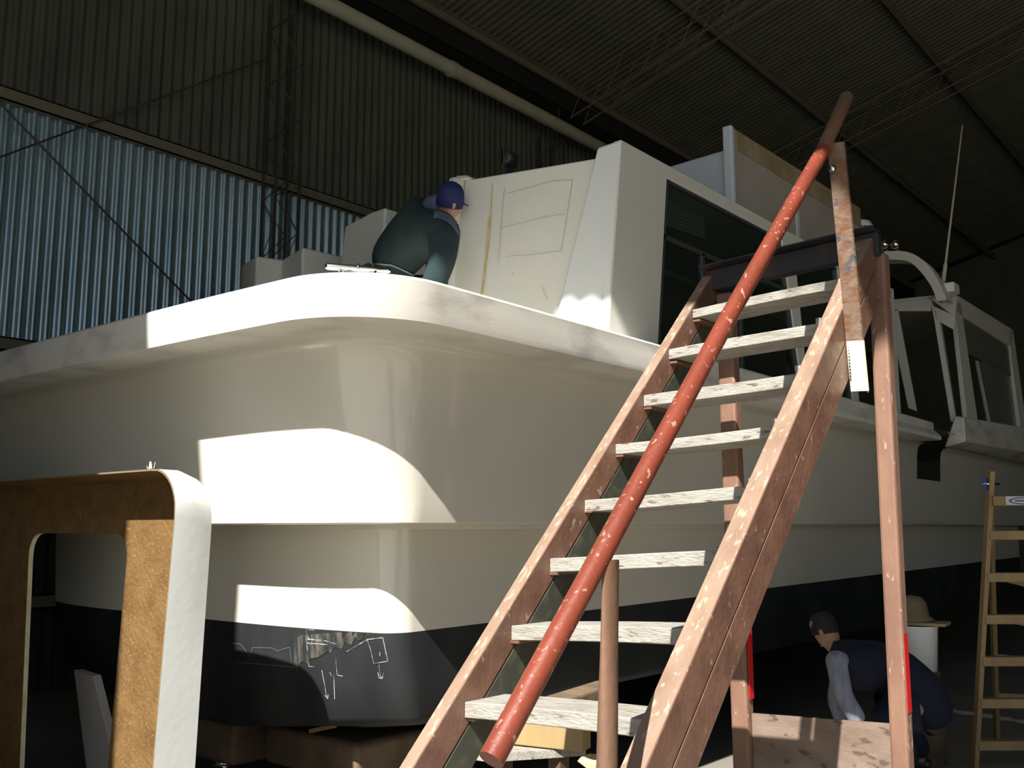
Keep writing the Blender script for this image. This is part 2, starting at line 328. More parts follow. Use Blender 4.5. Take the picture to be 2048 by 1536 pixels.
# ------------------------------------------------------------------ THE BOAT
XC = -4.9
boat = empty('boat', 'large cream motor yacht with black bottom under construction on blocks', 'boat', (XC, 6, 0))
NFR, NCO = 22, 12
SIDEY = [3.5, 4.0, 4.6, 5.3, 6.1, 7.0, 8.0, 9.0, 9.75, 9.95, 10.7, 10.95, 12.0, 13.2, 15.0]
XCU, XCL = -5.25, -4.80      # centre lines of the deck and upper hull, and of the lower hull
def plan(z, Yf, Xs, D, r, p=2.0, aft=None, c=-5.25, side=SIDEY):
    """half plan curve at one level, centre of the bow -> starboard corner -> aft; z may be a function of (x, y)"""
    pts = []; phi = 0.0
    for _ in range(12):
        xa = Xs - r + r * math.sin(phi); t = max(0.0, (xa + 4.5) / (Xs + 4.5)); phi = math.atan(D * p * t ** (p - 1) / (Xs + 4.5))
    for i in range(NFR + 1):
        x = c + (xa - c) * i / NFR; t = max(0.0, (x + 4.5) / (Xs + 4.5)); pts.append((x, Yf + D * t ** p))
    cx, cy = xa - r * math.sin(phi), pts[-1][1] + r * math.cos(phi)
    for i in range(1, NCO + 1):
        a = phi + (math.pi / 2 - phi) * i / NCO; pts.append((cx + r * math.sin(a), cy - r * math.cos(a)))
    y0 = pts[-1][1]
    for y in side: pts.append((Xs if aft is None else aft(y, Xs), max(y, y0 + .02)))
    half = [Vector((x, y, z(x, y) if callable(z) else z)) for x, y in pts]
    return half
def full(half): c = half[0].x; return [Vector((2 * c - v.x, v.y, v.z)) for v in reversed(half[1:])] + half
def flatten(rows): return [full(r) for r in rows]
ND = NFR + NCO + len(SIDEY)
def side_index(y):   # column (in the full row) whose quad starts at SIDEY value y
    return ND + NFR + NCO + 1 + SIDEY.index(y)
band_aft = lambda y, X: X - 0.012 * max(0, y - 3)
BS = [s for s in SIDEY if s <= 9.75]
b_rows = [plan(2.60, 2.44, -2.84, .05, .40, aft=band_aft, side=BS), plan(2.622, 2.405, -2.80, .05, .42, aft=band_aft, side=BS), plan(2.624, 2.380, -2.775, .05, .44, aft=band_aft, side=BS),
          plan(2.612, 2.368, -2.766, .05, .445, aft=band_aft, side=BS), plan(2.55, 2.372, -2.772, .055, .46, aft=band_aft, side=BS), plan(2.48, 2.378, -2.782, .06, .48, side=BS),
          plan(2.449, 2.382, -2.788, .06, .49, side=BS), plan(2.446, 2.40, -2.81, .06, .50, side=BS), plan(2.447, 2.62, -3.02, .08, .42, side=BS)]
o = MB().grid(flatten(b_rows)).build('deck_edge_band', M['band'], boat, fix=False); smooth_angle(o, 38)
# closing end of the band at the boarding gap
e = [r[-1] for r in b_rows]
MB().add(e, [tuple(range(len(e)))]).build('band_end', M['band'], boat)
dk = [Vector((v.x, v.y, 2.605)) for v in full(b_rows[0])]
dk = dk + [Vector((dk[-1].x - .2, 15, 2.605)), Vector((dk[0].x + .2, 15, 2.605))]
MB().add(dk, [tuple(range(len(dk)))]).build('deck', M['gel'], boat)
U = dict(p=3.0)
u_rows = [plan(2.447, 2.60, -3.00, .03, .42, **U), plan(2.435, 2.65, -3.045, .03, .40, **U), plan(2.40, 2.685, -3.07, .03, .38, **U), plan(2.34, 2.705, -3.08, .03, .37, **U), plan(2.22, 2.725, -3.088, .04, .36, **U),
          plan(2.10, 2.742, -3.095, .05, .34, **U), plan(1.95, 2.762, -3.10, .075, .32, **U), plan(1.80, 2.785, -3.108, .11, .28, p=2.8), plan(1.72, 2.793, -3.11, .13, .25, p=2.7), plan(1.66, 2.80, -3.115, .145, .22, p=2.6),
          plan(lambda x, y: 1.632 + .0035 * max(0, y - 3), 2.805, -3.118, .15, .20, p=2.6)]
ci = side_index(9.95)
hole = lambda i, k: i <= 4 and k in (ci,)
o = MB().grid(flatten(u_rows), hole).build('upper_hull', M['gel'], boat, fix=False); smooth_angle(o, 50)
zc = lambda x, y: 1.632 + .0035 * max(0, y - 3)
zw = lambda x, y: 1.124 + .009 * max(0, y - 3)
L = dict(c=-5.05)
l_rows = [plan(zc, 2.805, -3.118, .15, .20, p=2.6), plan(lambda x, y: zc(x, y) - .008, 2.815, -3.128, .15, .20, p=2.6), plan(lambda x, y: zc(x, y) - .006, 3.06, -3.31, .06, .16, p=2.4, **L), plan(lambda x, y: zc(x, y) - .03, 3.10, -3.35, .06, .16, p=2.4, **L),
          plan(1.4, 3.095, -3.355, .08, .16, p=2.2, **L), plan(zw, 3.085, -3.36, .12, .14, p=2.2, **L)]
o = MB().grid(flatten(l_rows)).build('lower_hull', M['gel'], boat, fix=False); smooth_angle(o, 50)
zk = lambda x, y: .685 - .11 * min(1, abs(x + 3.33) / 1.2) ** 1.3
k_rows = [l_rows[-1], plan(1.05, 3.085, -3.362, .135, .13, p=2.2, **L), plan(.90, 3.095, -3.37, .17, .12, **L), plan(lambda x, y: zk(x, y) + .05, 3.12, -3.38, .21, .11, **L), plan(lambda x, y: zk(x, y) + .012, 3.15, -3.395, .22, .10, **L),
          plan(zk, 3.20, -3.435, .22, .09, **L), plan(lambda x, y: .575, 3.47, -4.0, .1, .05, side=[max(4.2, s + .8) for s in SIDEY], **L), plan(lambda x, y: .54, 3.6, -4.65, .0, .03, side=[max(4.6, s + .9) for s in SIDEY], **L)]
kb = MB().grid(flatten(k_rows)); o = kb.build('antifouled_bottom', M['black'], boat, fix=False); smooth_angle(o, 60)
WO = Vector(boat.location)
def bvh(rows): g = MB().grid(flatten(rows)); return BVHTree.FromPolygons(g.v, g.f)
T_bottom, T_band = bvh(k_rows), bvh(b_rows)
def ribbon(tree, pix, w=0.006, off=0.002, step=9):
    out = []; mb = MB()
    for (x0, y0), (x1, y1) in zip(pix, pix[1:]):
        n = max(1, int(math.hypot(x1 - x0, y1 - y0) / step))
        for i in range(n + 1):
            d = ray(x0 + (x1 - x0) * i / n, y0 + (y1 - y0) * i / n).normalized(); h = tree.ray_cast(EYE, d)
            if h[0] is not None:
                nn = h[1] if h[1].dot(d) < 0 else -h[1]; out.append((h[0] + nn * off, nn))
    for (p, n1), (q, n2) in zip(out, out[1:]):
        if (q - p).length < 1e-4 or (q - p).length > .3: continue
        s1 = (q - p).cross(n1).normalized() * w / 2; mb.add([p - s1, p + s1, q + s1, q - s1], [(0, 1, 2, 3)])
    return mb
ch = MB(); chf = MB()
for line in ([(734, 1279), (766, 1275), (771, 1300), (776, 1322), (748, 1327), (742, 1300), (735, 1280)], [(758, 1327), (761, 1350), (765, 1358)], [(756, 1344), (759, 1356), (765, 1356), (768, 1344)], [(612, 1262), (618, 1275), (621, 1290)],
             [(613, 1278), (650, 1281), (674, 1288)], [(614, 1286), (655, 1289)], [(614, 1290), (617, 1310), (618, 1332), (630, 1334)], [(644, 1340), (650, 1370), (654, 1395)], [(650, 1390), (656, 1397), (657, 1388)], [(660, 1344), (664, 1352)], [(668, 1350), (670, 1398)],
             [(612, 1259), (630, 1260)], [(672, 1316), (675, 1350), (686, 1352)], [(694, 1303), (735, 1279)], [(462, 1286), (482, 1288), (500, 1312), (506, 1295), (545, 1296), (556, 1302), (580, 1294), (584, 1330)], [(470, 1324), (590, 1334)], [(760, 1304), (760, 1312)]):
    r_ = ribbon(T_bottom, line, .0036); (chf if line[0][0] < 500 else ch).add(r_.v, r_.f)
tag(ch.build('chalk_marks', M['chalk'], boat, fix=False), kind='stuff')
tag(chf.build('shaded_chalk_marks', M['chalkshade'], boat, fix=False), kind='stuff')
pt = MB()
def patch(tree, cx, poly, off=.0015):
    vs = []
    for a in poly:
        d = ray(*a).normalized(); h = tree.ray_cast(EYE, d); n = h[1] if h[1].dot(d) < 0 else -h[1]; vs.append(h[0] + n * off)
    return vs
NP_ = 22
top_, bot_ = [], []
for k in range(NP_ + 1):
    u = k / NP_; x = 590 + 150 * u; yt = 1251 + 5 * u; yb = 1338 - 66 * u + 9 * math.sin(k * 2.3) * (1 - u) - (10 if k % 3 == 0 else 0)
    top_.append((x, yt)); bot_.append((x - 2, max(yb, yt + 6)))
for k in range(NP_):
    for j in range(4):
        f, g = j / 4, (j + 1) / 4; L_ = lambda i, t: (top_[i][0] + (bot_[i][0] - top_[i][0]) * t, top_[i][1] + (bot_[i][1] - top_[i][1]) * t)
        pt.add(patch(T_bottom, 0, [L_(k, f), L_(k + 1, f), L_(k + 1, g), L_(k, g)], .002), [(0, 1, 2, 3)])
pt.build('sanded_patch', M['scuff'], boat, fix=False)

# --- deckhouse, starboard block
def wallx(x, poly, th=0.05):  # polygon in the Y-Z plane, thickness towards port
    return MB().prism([(x, a, b) for a, b in poly], (-th, 0, 0))
cab = MB()
A0, A1, A2, A3 = (-4.12, 4.42), (-3.37, 4.47), (-3.36, 4.44), (-3.0, 4.45)
# front panel (slightly recessed), raked back towards the top
cab.add([(-4.17, 4.30, 2.6), (-3.38, 4.42, 2.6), (-3.16, 4.64, 3.815), (-4.10, 4.45, 3.84), (-4.17, 4.40, 2.6), (-3.38, 4.52, 2.6), (-3.16, 4.72, 3.815), (-4.10, 4.53, 3.84)],
        [(0, 1, 2, 3), (4, 7, 6, 5), (0, 3, 7, 4), (1, 5, 6, 2), (3, 2, 6, 7), (0, 4, 5, 1)])
cab.build('cabin_front_panel', M['cabin'], boat, True, .012)
MB().add([(-3.40, 4.39, 2.6), (-3.0, 4.44, 2.6), (-3.0, 4.605, 3.875), (-3.165, 4.595, 3.865), (-3.40, 4.60, 2.6), (-3.05, 4.65, 2.6), (-3.05, 4.80, 3.875), (-3.165, 4.80, 3.865)],
         [(0, 1, 2, 3), (4, 7, 6, 5), (0, 3, 7, 4), (1, 5, 6, 2), (3, 2, 6, 7), (0, 4, 5, 1)]).build('cabin_corner_pillar', M['pillar'], boat, True, .02, 3)
XS = -3.0; ZT = 3.875
def rk(y, z): return y + 0.14 * (z - 3.875)       # forward edges rake back
cs = MB()
def wp(poly, th=.06):
    g = wallx(XS, poly, th); cs.add(g.v, g.f)
WT, WB, SB = 3.785, 2.66, 2.6
wp([(rk(4.61, ZT), ZT), (9.3, ZT), (9.3, WT), (rk(5.14, WT), WT), (rk(4.61, WT), WT)])
wp([(rk(4.61, WT), WT), (rk(5.14, WT), WT), (rk(5.14, WB), WB), (rk(4.61, WB), WB)])
wp([(rk(4.61, WB), WB), (9.3, WB), (9.3, SB), (rk(4.61, SB), SB)])
def pil(y0t, y1t, y0b, y1b): wp([(y0t, WT), (y1t, WT), (y1b, WB), (y0b, WB)])
pil(6.80, 7.02, 7.06, 7.18); pil(7.9, 8.05, 8.1, 8.25); pil(9.05, 9.3, 9.1, 9.3)
cs.build('cabin_side', M['cabin'], boat, False, .006, 1)
MB().prism([(-3.04, 4.70, 3.77), (-3.2, 4.70, 3.77), (-4.1, 4.56, 3.77), (-4.14, 9.3, 3.77), (-3.04, 9.3, 3.77)], (0, 0, .028)).build('cabin_roof', M['cabin'], boat)
MB().box((-4.16, 4.36, 2.6), (-4.11, 9.3, 3.84)).build('cabin_inner_side', M['cabin'], boat, False, .01)
MB().add([(-4.17, 4.38, 3.83), (-4.05, 4.45, 3.84), (-4.05, 4.6, 3.84), (-4.17, 4.6, 3.83), (-4.15, 4.42, 3.875), (-4.09, 4.46, 3.875), (-4.09, 4.6, 3.875), (-4.15, 4.6, 3.875)],
         [(0, 3, 2, 1), (4, 5, 6, 7), (0, 1, 5, 4), (1, 2, 6, 5), (2, 3, 7, 6), (3, 0, 4, 7)]).build('roof_lip', M['cabin'], boat, True, .012)
# pencil and resin marks on the front panel
FT = BVHTree.FromPolygons([(-4.17, 4.30, 2.6), (-3.38, 4.42, 2.6), (-3.16, 4.64, 3.815), (-4.10, 4.45, 3.84)], [(0, 1, 2, 3)])
pm = MB()
for line in ([(1012, 345), (1003, 440), (996, 525)], [(1145, 360), (1134, 430), (1122, 503)], [(1012, 388), (1060, 375), (1105, 362), (1145, 360)], [(1000, 456), (1050, 445), (1090, 434), (1130, 428)], [(1012, 513), (1060, 510), (1122, 502)], [(1083, 572), (1095, 600)], [(1024, 544), (1028, 549)]):
    r_ = ribbon(FT, line, .003, .003, 30); pm.add(r_.v, r_.f)
tag(pm.build('pencil_marks', M['pencil'], boat, fix=False), kind='stuff')
rm = MB()
for line, w in (([(985, 370), (981, 430)], .008), ([(980, 430), (974, 500)], .02), ([(974, 500), (967, 560), (963, 590)], .013)):
    r_ = ribbon(FT, line, w, .003, 30); rm.add(r_.v, r_.f)
rm.build('resin_drip', M['glue'], boat, fix=False)
# windows of the starboard side: aluminium frame, panes, sliding stiles
def win(y0t, y1t, y0b, y1b, mull=None, xs=-3.025, bar_z=None):
    fr = MB(); th = .035
    c = [(xs, y0t, WT), (xs, y1t, WT), (xs, y1b, WB), (xs, y0b, WB)]
    for a, b in zip(c, c[1:] + c[:1]): fr.bar(a, b, .03, th, (1, 0, 0)) if False else fr.bar(a, b, th, .03, (1, 0, 0))
    if bar_z:
        t = (WT - bar_z) / (WT - WB); fr.bar((xs, y0t + (y0b - y0t) * t, bar_z), (xs, y1t + (y1b - y1t) * t, bar_z), .03, .03, (1, 0, 0))
        for f in (0.30, 0.62):
            yt = y0t + (y0b - y0t) * t + f * (y1t - y0t); fr.bar((xs, yt, bar_z), (xs, yt - .0, WB), .03, .03, (1, 0, 0))
    w = fr.build('window_frame', M['alu'], boat)
    MB().prism([(xs + .0, y0t, WT), (xs, y1t, WT), (xs, y1b, WB), (xs, y0b, WB)], (-.006, 0, 0)).build('window_pane', M['glass'], w)
win(rk(5.14, WT) + .02, 6.79, rk(5.14, WB) + .02, 7.05, bar_z=3.40)
win(7.03, 7.89, 7.19, 8.09); win(8.06, 9.04, 8.26, 9.09)
sl = MB()
for k in range(7): sl.bar((-3.20, 5.42, 3.60 + k * .026), (-3.20, 5.95, 3.63 + k * .026), .012, .022)
tag(sl.build('reflected_slats', M['reflect_slats'], boat), 'pale slats standing for a reflection, behind the first window')  # slats added in place of a bright reflection in the pane
# cabin inside: dark lining and partition
MB().box((-4.10, 4.8, 2.61), (-4.08, 9.2, 3.7)).build('inner_lining', M['rawfibre'], boat)
# --- port superstructure: stepped mouldings
po = MB()
plan_p = [(-7.05, 4.85), (-6.80, 4.64), (-6.49, 4.56), (-6.42, 4.76), (-6.00, 4.64), (-5.95, 5.2), (-5.95, 9.3), (-7.05, 9.3)]
po.prism([(a, b, 2.6) for a, b in plan_p], (0, 0, 1.2)); 
o = po.build('port_deckhouse', M['cabin'], boat, True, .025, 3)
MB().add([(-5.64, 4.62, 2.6), (-4.98, 4.50, 2.6), (-4.98, 4.57, 3.88), (-5.14, 4.585, 3.885), (-5.57, 4.70, 3.895), (-5.64, 6.0, 2.6), (-4.98, 6.0, 2.6), (-4.98, 6.0, 3.88), (-5.14, 6.0, 3.885), (-5.57, 6.0, 3.895)],
         [(0, 1, 2, 3, 4), (9, 8, 7, 6, 5), (0, 5, 6, 1), (1, 6, 7, 2), (2, 7, 8, 3), (3, 8, 9, 4), (4, 9, 5, 0)]).build('port_companionway_block', M['cabin'], boat, True, .02, 3)
a_, b_, c_, d_ = px(777, 432, -4.985), px(787, 438, -4.985), px(775, 480, -4.985), px(762, 480, -4.985)
MB().prism([a_, b_, c_, d_], (0.01, 0, 0)).build('companionway_trim', M['greygel'], boat)
# --- flybridge coaming on the cabin roof
XFB = -3.2
fy = MB().add([(-3.92, 6.50, 3.86), (XFB - .03, 6.42, 3.86), (XFB - .03, 6.46, 4.46), (-3.90, 6.52, 4.47), (-3.92, 6.56, 3.86), (XFB - .03, 6.48, 3.86), (XFB - .03, 6.52, 4.46), (-3.90, 6.58, 4.47)],
              [(0, 1, 2, 3), (4, 7, 6, 5), (0, 3, 7, 4), (1, 5, 6, 2), (3, 2, 6, 7), (0, 4, 5, 1)]); fy.build('flybridge_front', M['greygel'], boat, True, .02, 3)
MB().prism([(XFB, 6.40, 3.86), (XFB, 6.45, 4.60), (XFB, 6.48, 4.615), (XFB, 9.05, 4.66), (XFB, 9.05, 3.86)], (-.035, 0, 0)).build('flybridge_side', M['rawfibre'], boat, False, .006, 1)
MB().prism([(XFB + .012, 6.50, 4.45), (XFB + .012, 6.50, 4.60), (XFB + .012, 9.05, 4.65), (XFB + .012, 9.05, 4.47)], (-.012, 0, 0)).build('flybridge_flange', M['flange'], boat)
MB().box((XFB - .06, 6.40, 3.86), (XFB + .014, 6.45, 4.615)).build('flybridge_edge', M['greygel'], boat, False, .01)
MB().box((XFB - .04, 7.55, 3.86), (XFB + .012, 7.60, 4.46)).build('flybridge_rib', M['greygel'], boat)
# dark searchlight on the starboard block
c0 = py(1021, 320, 4.75)
# --- aft house, radar arch, bulwark
NP = Vector((1, 0, .1034)); PP = Vector((-3.0, 0, 2.7))
def onp(x, y, off=0):
    d = ray(x, y); t = NP.dot(PP - EYE) / NP.dot(d); return EYE + d * t + NP * off
def slab(pix, m, name, th=.05, f=onp, n=(-1, 0, 0), parent=boat, bev=.006):
    return MB().prism([f(*p) for p in pix], Vector(n) * th).build(name, m, parent, False, bev, 1)
aft = MB()
for poly in ([(1912, 593), (2026, 664), (2023, 694), (1912, 624)], [(1908, 600), (1922, 606), (1958, 856), (1935, 846)], [(2016, 660), (2027, 664), (2056, 870), (2042, 866)]):
    g = MB().prism([onp(*p) for p in poly], (-.05, 0, 0)); aft.add(g.v, g.f)
aft.build('aft_house_side', M['cabin'], boat, False, .006, 1)
p7 = [onp(1962, 720, -.03), onp(1972, 724, -.03), onp(1998, 858, -.03), onp(1989, 856, -.03)]
wfr = MB().prism(p7, (-.03, 0, 0)); g = MB().prism([onp(*p) + Vector((-.03, 0, 0)) for p in ((1918, 622), (2022, 690), (2023, 700), (1919, 634))], (-.03, 0, 0)); wfr.add(g.v, g.f)
g = MB().prism([onp(*p) + Vector((-.03, 0, 0)) for p in ((1926, 690), (2026, 745), (2027, 752), (1927, 698))], (-.03, 0, 0)); wfr.add(g.v, g.f)
wo = wfr.build('window_frame', M['palealu'], boat)
MB().prism([onp(*p) + Vector((-.05, 0, 0)) for p in ((1918, 622), (2022, 690), (2046, 866), (1952, 848))], (-.005, 0, 0)).build('window_pane', M['glass'], wo)
YA = 11.2
def ya(x, y): return py(x, y, YA)
MB().prism([onp(*p) + Vector((-.02, 0, 0)) for p in ((1920, 630), (2021, 697), (2025, 748), (1926, 690))], (-.008, 0, 0)).build('upper_pane', M['greypane'], wo)
MB().prism([onp(*p) + Vector((-.04, 0, 0)) for p in ((1974, 722), (2022, 742), (2040, 862), (1999, 856))], (-.004, 0, 0)).build('sliding_pane', M['greypane'], wo)
fr = MB()
for poly in ([(1770, 606), (1858, 597), (1863, 600), (1861, 622), (1770, 622)], [(1776, 620), (1794, 618), (1832, 822), (1816, 816)], [(1860, 598), (1877, 636), (1912, 846), (1901, 843), (1868, 640)], [(1860, 597), (1913, 593), (1909, 632)], [(1866, 612), (1909, 632), (1908, 660), (1872, 640)]):
    g = MB().prism([ya(*p) for p in poly], (0, .05, 0)); fr.add(g.v, g.f)
fr.build('aft_house_front', M['cabin'], boat, False, .004, 1)
MB().prism([ya(*p) + Vector((0, .03, 0)) for p in ((1872, 640), (1882, 648), (1912, 842), (1905, 840))], (0, .03, 0)).build('door_stile', M['palealu'], boat)
top = [py(1770, 606, YA), py(1857, 597, YA), onp(1912, 594), onp(2026, 664), Vector((-6.6, 15, 4.3)), Vector((-6.6, YA, 4.3))]
MB().prism(top, (0, 0, .03)).build('aft_house_roof', M['cabin'], boat)
bw = MB().prism([(-2.93, 10.95, 2.86), (-2.90, 10.95, 2.78), (-2.90, 15.0, 2.93), (-2.93, 15.0, 3.0)], (-.12, 0, -.0))
bw = MB().add([(-2.97, 10.93, 2.80), (-2.88, 10.93, 2.78), (-2.88, 10.93, 2.52), (-3.10, 10.93, 2.47), (-2.97, 15, 2.96), (-2.88, 15, 2.94), (-2.88, 15, 2.60), (-3.10, 15, 2.47)],
              [(0, 1, 2, 3), (7, 6, 5, 4), (0, 4, 5, 1), (1, 5, 6, 2), (2, 6, 7, 3), (3, 7, 4, 0)])
bw.build('aft_bulwark', M['band'], boat, True, .015)
ar = MB(); outer = [(1700, 512), (1765, 503), (1815, 504), (1850, 524), (1876, 560), (1894, 600)]; inner = [(1700, 530), (1765, 520), (1813, 522), (1838, 540), (1862, 572), (1874, 602)]
def smooth_line(P, k=6):
    out = []
    for i in range(len(P) - 1):
        p0, p1, p2, p3 = P[max(i - 1, 0)], P[i], P[i + 1], P[min(i + 2, len(P) - 1)]
        for j in range(k):
            t = j / k; out.append(tuple(.5 * (2 * b + (c - a) * t + (2 * a - 5 * b + 4 * c - d) * t * t + (-a + 3 * b - 3 * c + d) * t ** 3) for a, b, c, d in zip(p0, p1, p2, p3)))
    return out + [P[-1]]
outer, inner = smooth_line(outer), smooth_line(inner); n = len(outer)
vs = [py(*p, 10.6) for p in outer] + [py(*p, 10.6) for p in inner]
vs2 = [v + Vector((0, .22, 0)) for v in vs]; fs = []
for i in range(n - 1): fs += [(i, i + 1, n + i + 1, n + i), (2 * n + i, 3 * n + i, 3 * n + i + 1, 2 * n + i + 1), (i, 2 * n + i, 2 * n + i + 1, i + 1), (n + i, n + i + 1, 3 * n + i + 1, 3 * n + i)]
ar.add(vs + vs2, fs); o = ar.build('radar_arch', M['cabin'], boat); smooth_angle(o, 40)
c = py(1903, 577, 10.9); MB().box((c.x - .05, 10.8, c.z - .055), (c.x + .055, 11.0, c.z + .05)).build('arch_light', M['white'], boat, False, .01)
for q in ((1770, 490), (1792, 490)):
    c = py(*q, 10.6); h = MB().lathe(c + Vector((0, -.02, 0)), [(.0, -.055), (.032, -.045), (.05, -.02), (.052, 0), (.04, .03), (.018, .06), (.014, .18), (0, .18)], 16, (0, 1, 0)); h.tube([c + Vector((0, .05, 0)), c + Vector((0, .05, -.11))], .012, 8)
    h.build('horn', M['chrome'], boat, True)
a0 = py(1886, 568, 10.9); a1 = py(1925, 250, 10.9)
an = MB().tube([a0, a0 + (a1 - a0) * .12, a0 + (a1 - a0) * .13, a1], [.022, .022, .013, .007], 10).build('whip_antenna', M['pipe'], boat, True)
c = py(1712, 462, 9.6)
rd = MB().lathe(c + Vector((0, 0, -.09)), [(0, 0), (.15, .0), (.165, .03), (.165, .12), (.15, .165), (.09, .185), (0, .19)], 28); rdo = rd.build('radar_dome', M['white'], boat, True)
def text(body, size, loc, rot, m, name, parent, ext=.001):
    cu = bpy.data.curves.new(name, 'FONT'); cu.body = body; cu.size = size; cu.extrude = ext; cu.align_x = 'CENTER'; cu.align_y = 'CENTER'
    o = bpy.data.objects.new(name, cu); C.objects.link(o); o.rotation_euler = rot; bpy.context.view_layer.update()
    dg = bpy.context.evaluated_depsgraph_get(); me = bpy.data.meshes.new_from_object(o.evaluated_get(dg)); bpy.data.objects.remove(o)
    me.transform(Matrix.Translation(loc) @ Matrix.Rotation(rot[2], 4, 'Z') @ Matrix.Rotation(rot[0], 4, 'X')); me.materials.clear()
    return me
me = text('Raym', .13, (0, 0, 0), (math.pi / 2, 0, 0), M['lettering'], 'dome_lettering', None)
view = math.atan2(-c.y, -c.x) + .12
for v in me.vertices:   # wrap the flat lettering round the dome
    a = view + (v.co.x) / .168; v.co = Vector((c.x + .1675 * math.cos(a), c.y + .1675 * math.sin(a), c.z - .012 + v.co.z))
link('dome_lettering', me, M['lettering'], rdo)
MB().box((c.x - .12, c.y - .12, 3.87), (c.x + .12, c.y + .12, c.z - .085)).build('radar_mount', M['rawfibre'], boat)
# --- bow cleat
cl = MB()
zcl = 2.70; pa, pb = pz(650, 533, zcl), pz(781, 541, zcl)
pa.z = zcl; pb.z = zcl; dcl = (pb - pa).normalized()
cl.tube([pa, pa + dcl * .012, pb - dcl * .012, pb], [.009, .0145, .0145, .009], 14)
for s, t in ((.22, .32), (.22, .24), (.78, .66), (.78, .74)):
    top_ = pa + (pb - pa) * s; ft = pa + (pb - pa) * t; sd = .03 if t in (.24, .74) else -.01; ft = Vector((ft.x - sd, ft.y + sd, 2.615)); cl.tube([top_, ft], [.011, .015], 10)
m_ = (pa + pb) / 2; cl.tube([m_ - dcl * .004, m_ + dcl * .004], .021, 14)
cl.build('mooring_cleat', M['chrome'], boat, True)
# searchlight pieces
zl = c0.z
MB().lathe((c0.x, c0.y, 3.79), [(0, 0), (.05, 0), (.05, .02), (.022, .04), (.022, zl - 3.83), (0, zl - 3.83)], 16).build('lamp_foot', M['navy'], boat, True)
MB().lathe(Vector((c0.x, c0.y - .07, zl)), [(0, 0), (.042, 0.0), (.058, .02), (.058, .09), (.03, .12), (0, .125)], 20, (0, 1, 0)).build('lamp_head', M['rubber'], boat, True)
MB().box((c0.x - .014, c0.y - .085, zl - .06), (c0.x + .014, c0.y - .07, zl + .062)).build('lamp_bracket', M['chrome'], boat, False, .004)
# bottom of the boarding recess
MB().box((-3.6, 9.9, 2.06), (-3.1, 10.75, 2.10)).build('boarding_step', M['rubber'], boat)

# ------------------------------------------------------------------ SUPPORTS UNDER THE HULL
def cyl(a, b, r, n=14): return MB().tube([a, b], r, n)
def baulk(x0, x1, y0, y1, z0, z1, label):
    o = MB().box((x0, y0, z0), (x1, y1, z1)).build('timber_block', M['oldwood'], None, True, .035, 3); tag(o, label, 'timber', 'cribbing under the hull'); return o
baulk(-5.45, -4.80, 3.35, 3.75, .30, .53, 'weathered timber block with rounded end under the bow, left of the wider one')
baulk(-4.62, -3.86, 3.42, 3.95, .34, .54, 'wide dark timber block under the bow, next to the stair')
baulk(-4.30, -3.95, 3.50, 3.90, .0, .34, 'upright timber below the wide block, in the shade of the bow')
o = MB().tube([(-5.02, 3.45, 0), (-5.02, 3.45, .30)], .03, 12); o.tube([(-5.02, 3.45, .27), (-5.02, 3.45, .298)], .07, 12); o.box((-5.12, 3.35, 0), (-4.92, 3.55, .02))
tag(o.build('jack_stand', M['chrome'], None, True), 'small bright steel jack under the left timber block', 'jack')
o = MB().bar(py(622, 1462, 3.40), py(668, 1452, 3.40), .03, .02).build('wooden_wedge', M['wood']); tag(o, 'thin pale wooden wedge on the wide timber block', 'wedge')
o.location.z = -.0
o = MB().add([py(148, 1340, 2.86), py(185, 1352, 2.86), py(236, 1560, 2.86), py(176, 1560, 2.86)] + [v + Vector((0, .05, 0)) for v in [py(148, 1340, 2.86), py(185, 1352, 2.86), py(236, 1560, 2.86), py(176, 1560, 2.86)]],
             [(0, 1, 2, 3), (7, 6, 5, 4), (0, 4, 5, 1), (1, 5, 6, 2), (2, 6, 7, 3), (3, 7, 4, 0)]).build('leaning_board', M['rawfibre'])
tag(o, 'dim grey board leaning under the bow, seen through the moulding', 'board')
p_ = [pd(1090, 1425, 3.9), pd(1200, 1390, 4.6)]
o = MB().bar(pd(1085, 1428, 4.1), pd(1215, 1385, 4.5), .12, .10).build('timber_beam', M['oldwood'], None, False, .01); tag(o, 'rough timber beam lying under the hull behind the lower treads', 'timber')
# trestle with a board, block and sack behind the lower treads
t = empty('low_trestle', 'low trestle topped with a pale board behind the lowest treads', 'trestle', (-2.6, 3.1, 0))
MB().prism([(-2.95, 2.95, .70), (-2.62, 3.02, .70), (-2.40, 3.35, .70), (-2.95, 3.5, .70)], (0, 0, .03)).build('top_board', M['tread'], t)
for x, y in ((-2.88, 3.02), (-2.50, 3.3), (-2.88, 3.4)): MB().box((x - .03, y - .03, 0), (x + .03, y + .03, .70)).build('leg', M['oldwood'], t)
MB().box((-2.92, 3.0, .55), (-2.55, 3.04, .66)).build('rail', M['oldwood'], t)
tag(MB().bar((-2.72, 3.22, .78), (-2.36, 3.30, .78), .09, .09).build('timber_offcut', M['wood'], None, False, .005), 'sunlit offcut of pale timber lying on the low trestle', 'timber')
sk = empty('sack', 'crumpled yellow plastic sack standing beside the rusty pipe', 'sack', (-2.2, 3.1, 0))
sb = MB(); prof = [(.0, 0), (.16, 0.0), (.19, .1), (.18, .35), (.17, .55), (.12, .66), (.05, .70), (.04, .73), (.09, .76), (.07, .775), (0, .76)]
sb.lathe((-2.16, 3.08, 0.0), prof, 22)
for i, v in enumerate(sb.v):
    a = math.atan2(v[1] - 3.08, v[0] + 2.16); k = 1 + .10 * math.sin(5 * a + v[2] * 9) + .05 * math.sin(11 * a - v[2] * 20); sb.v[i] = (-2.16 + (v[0] + 2.16) * k * .7, 3.08 + (v[1] - 3.08) * k * .7, v[2])
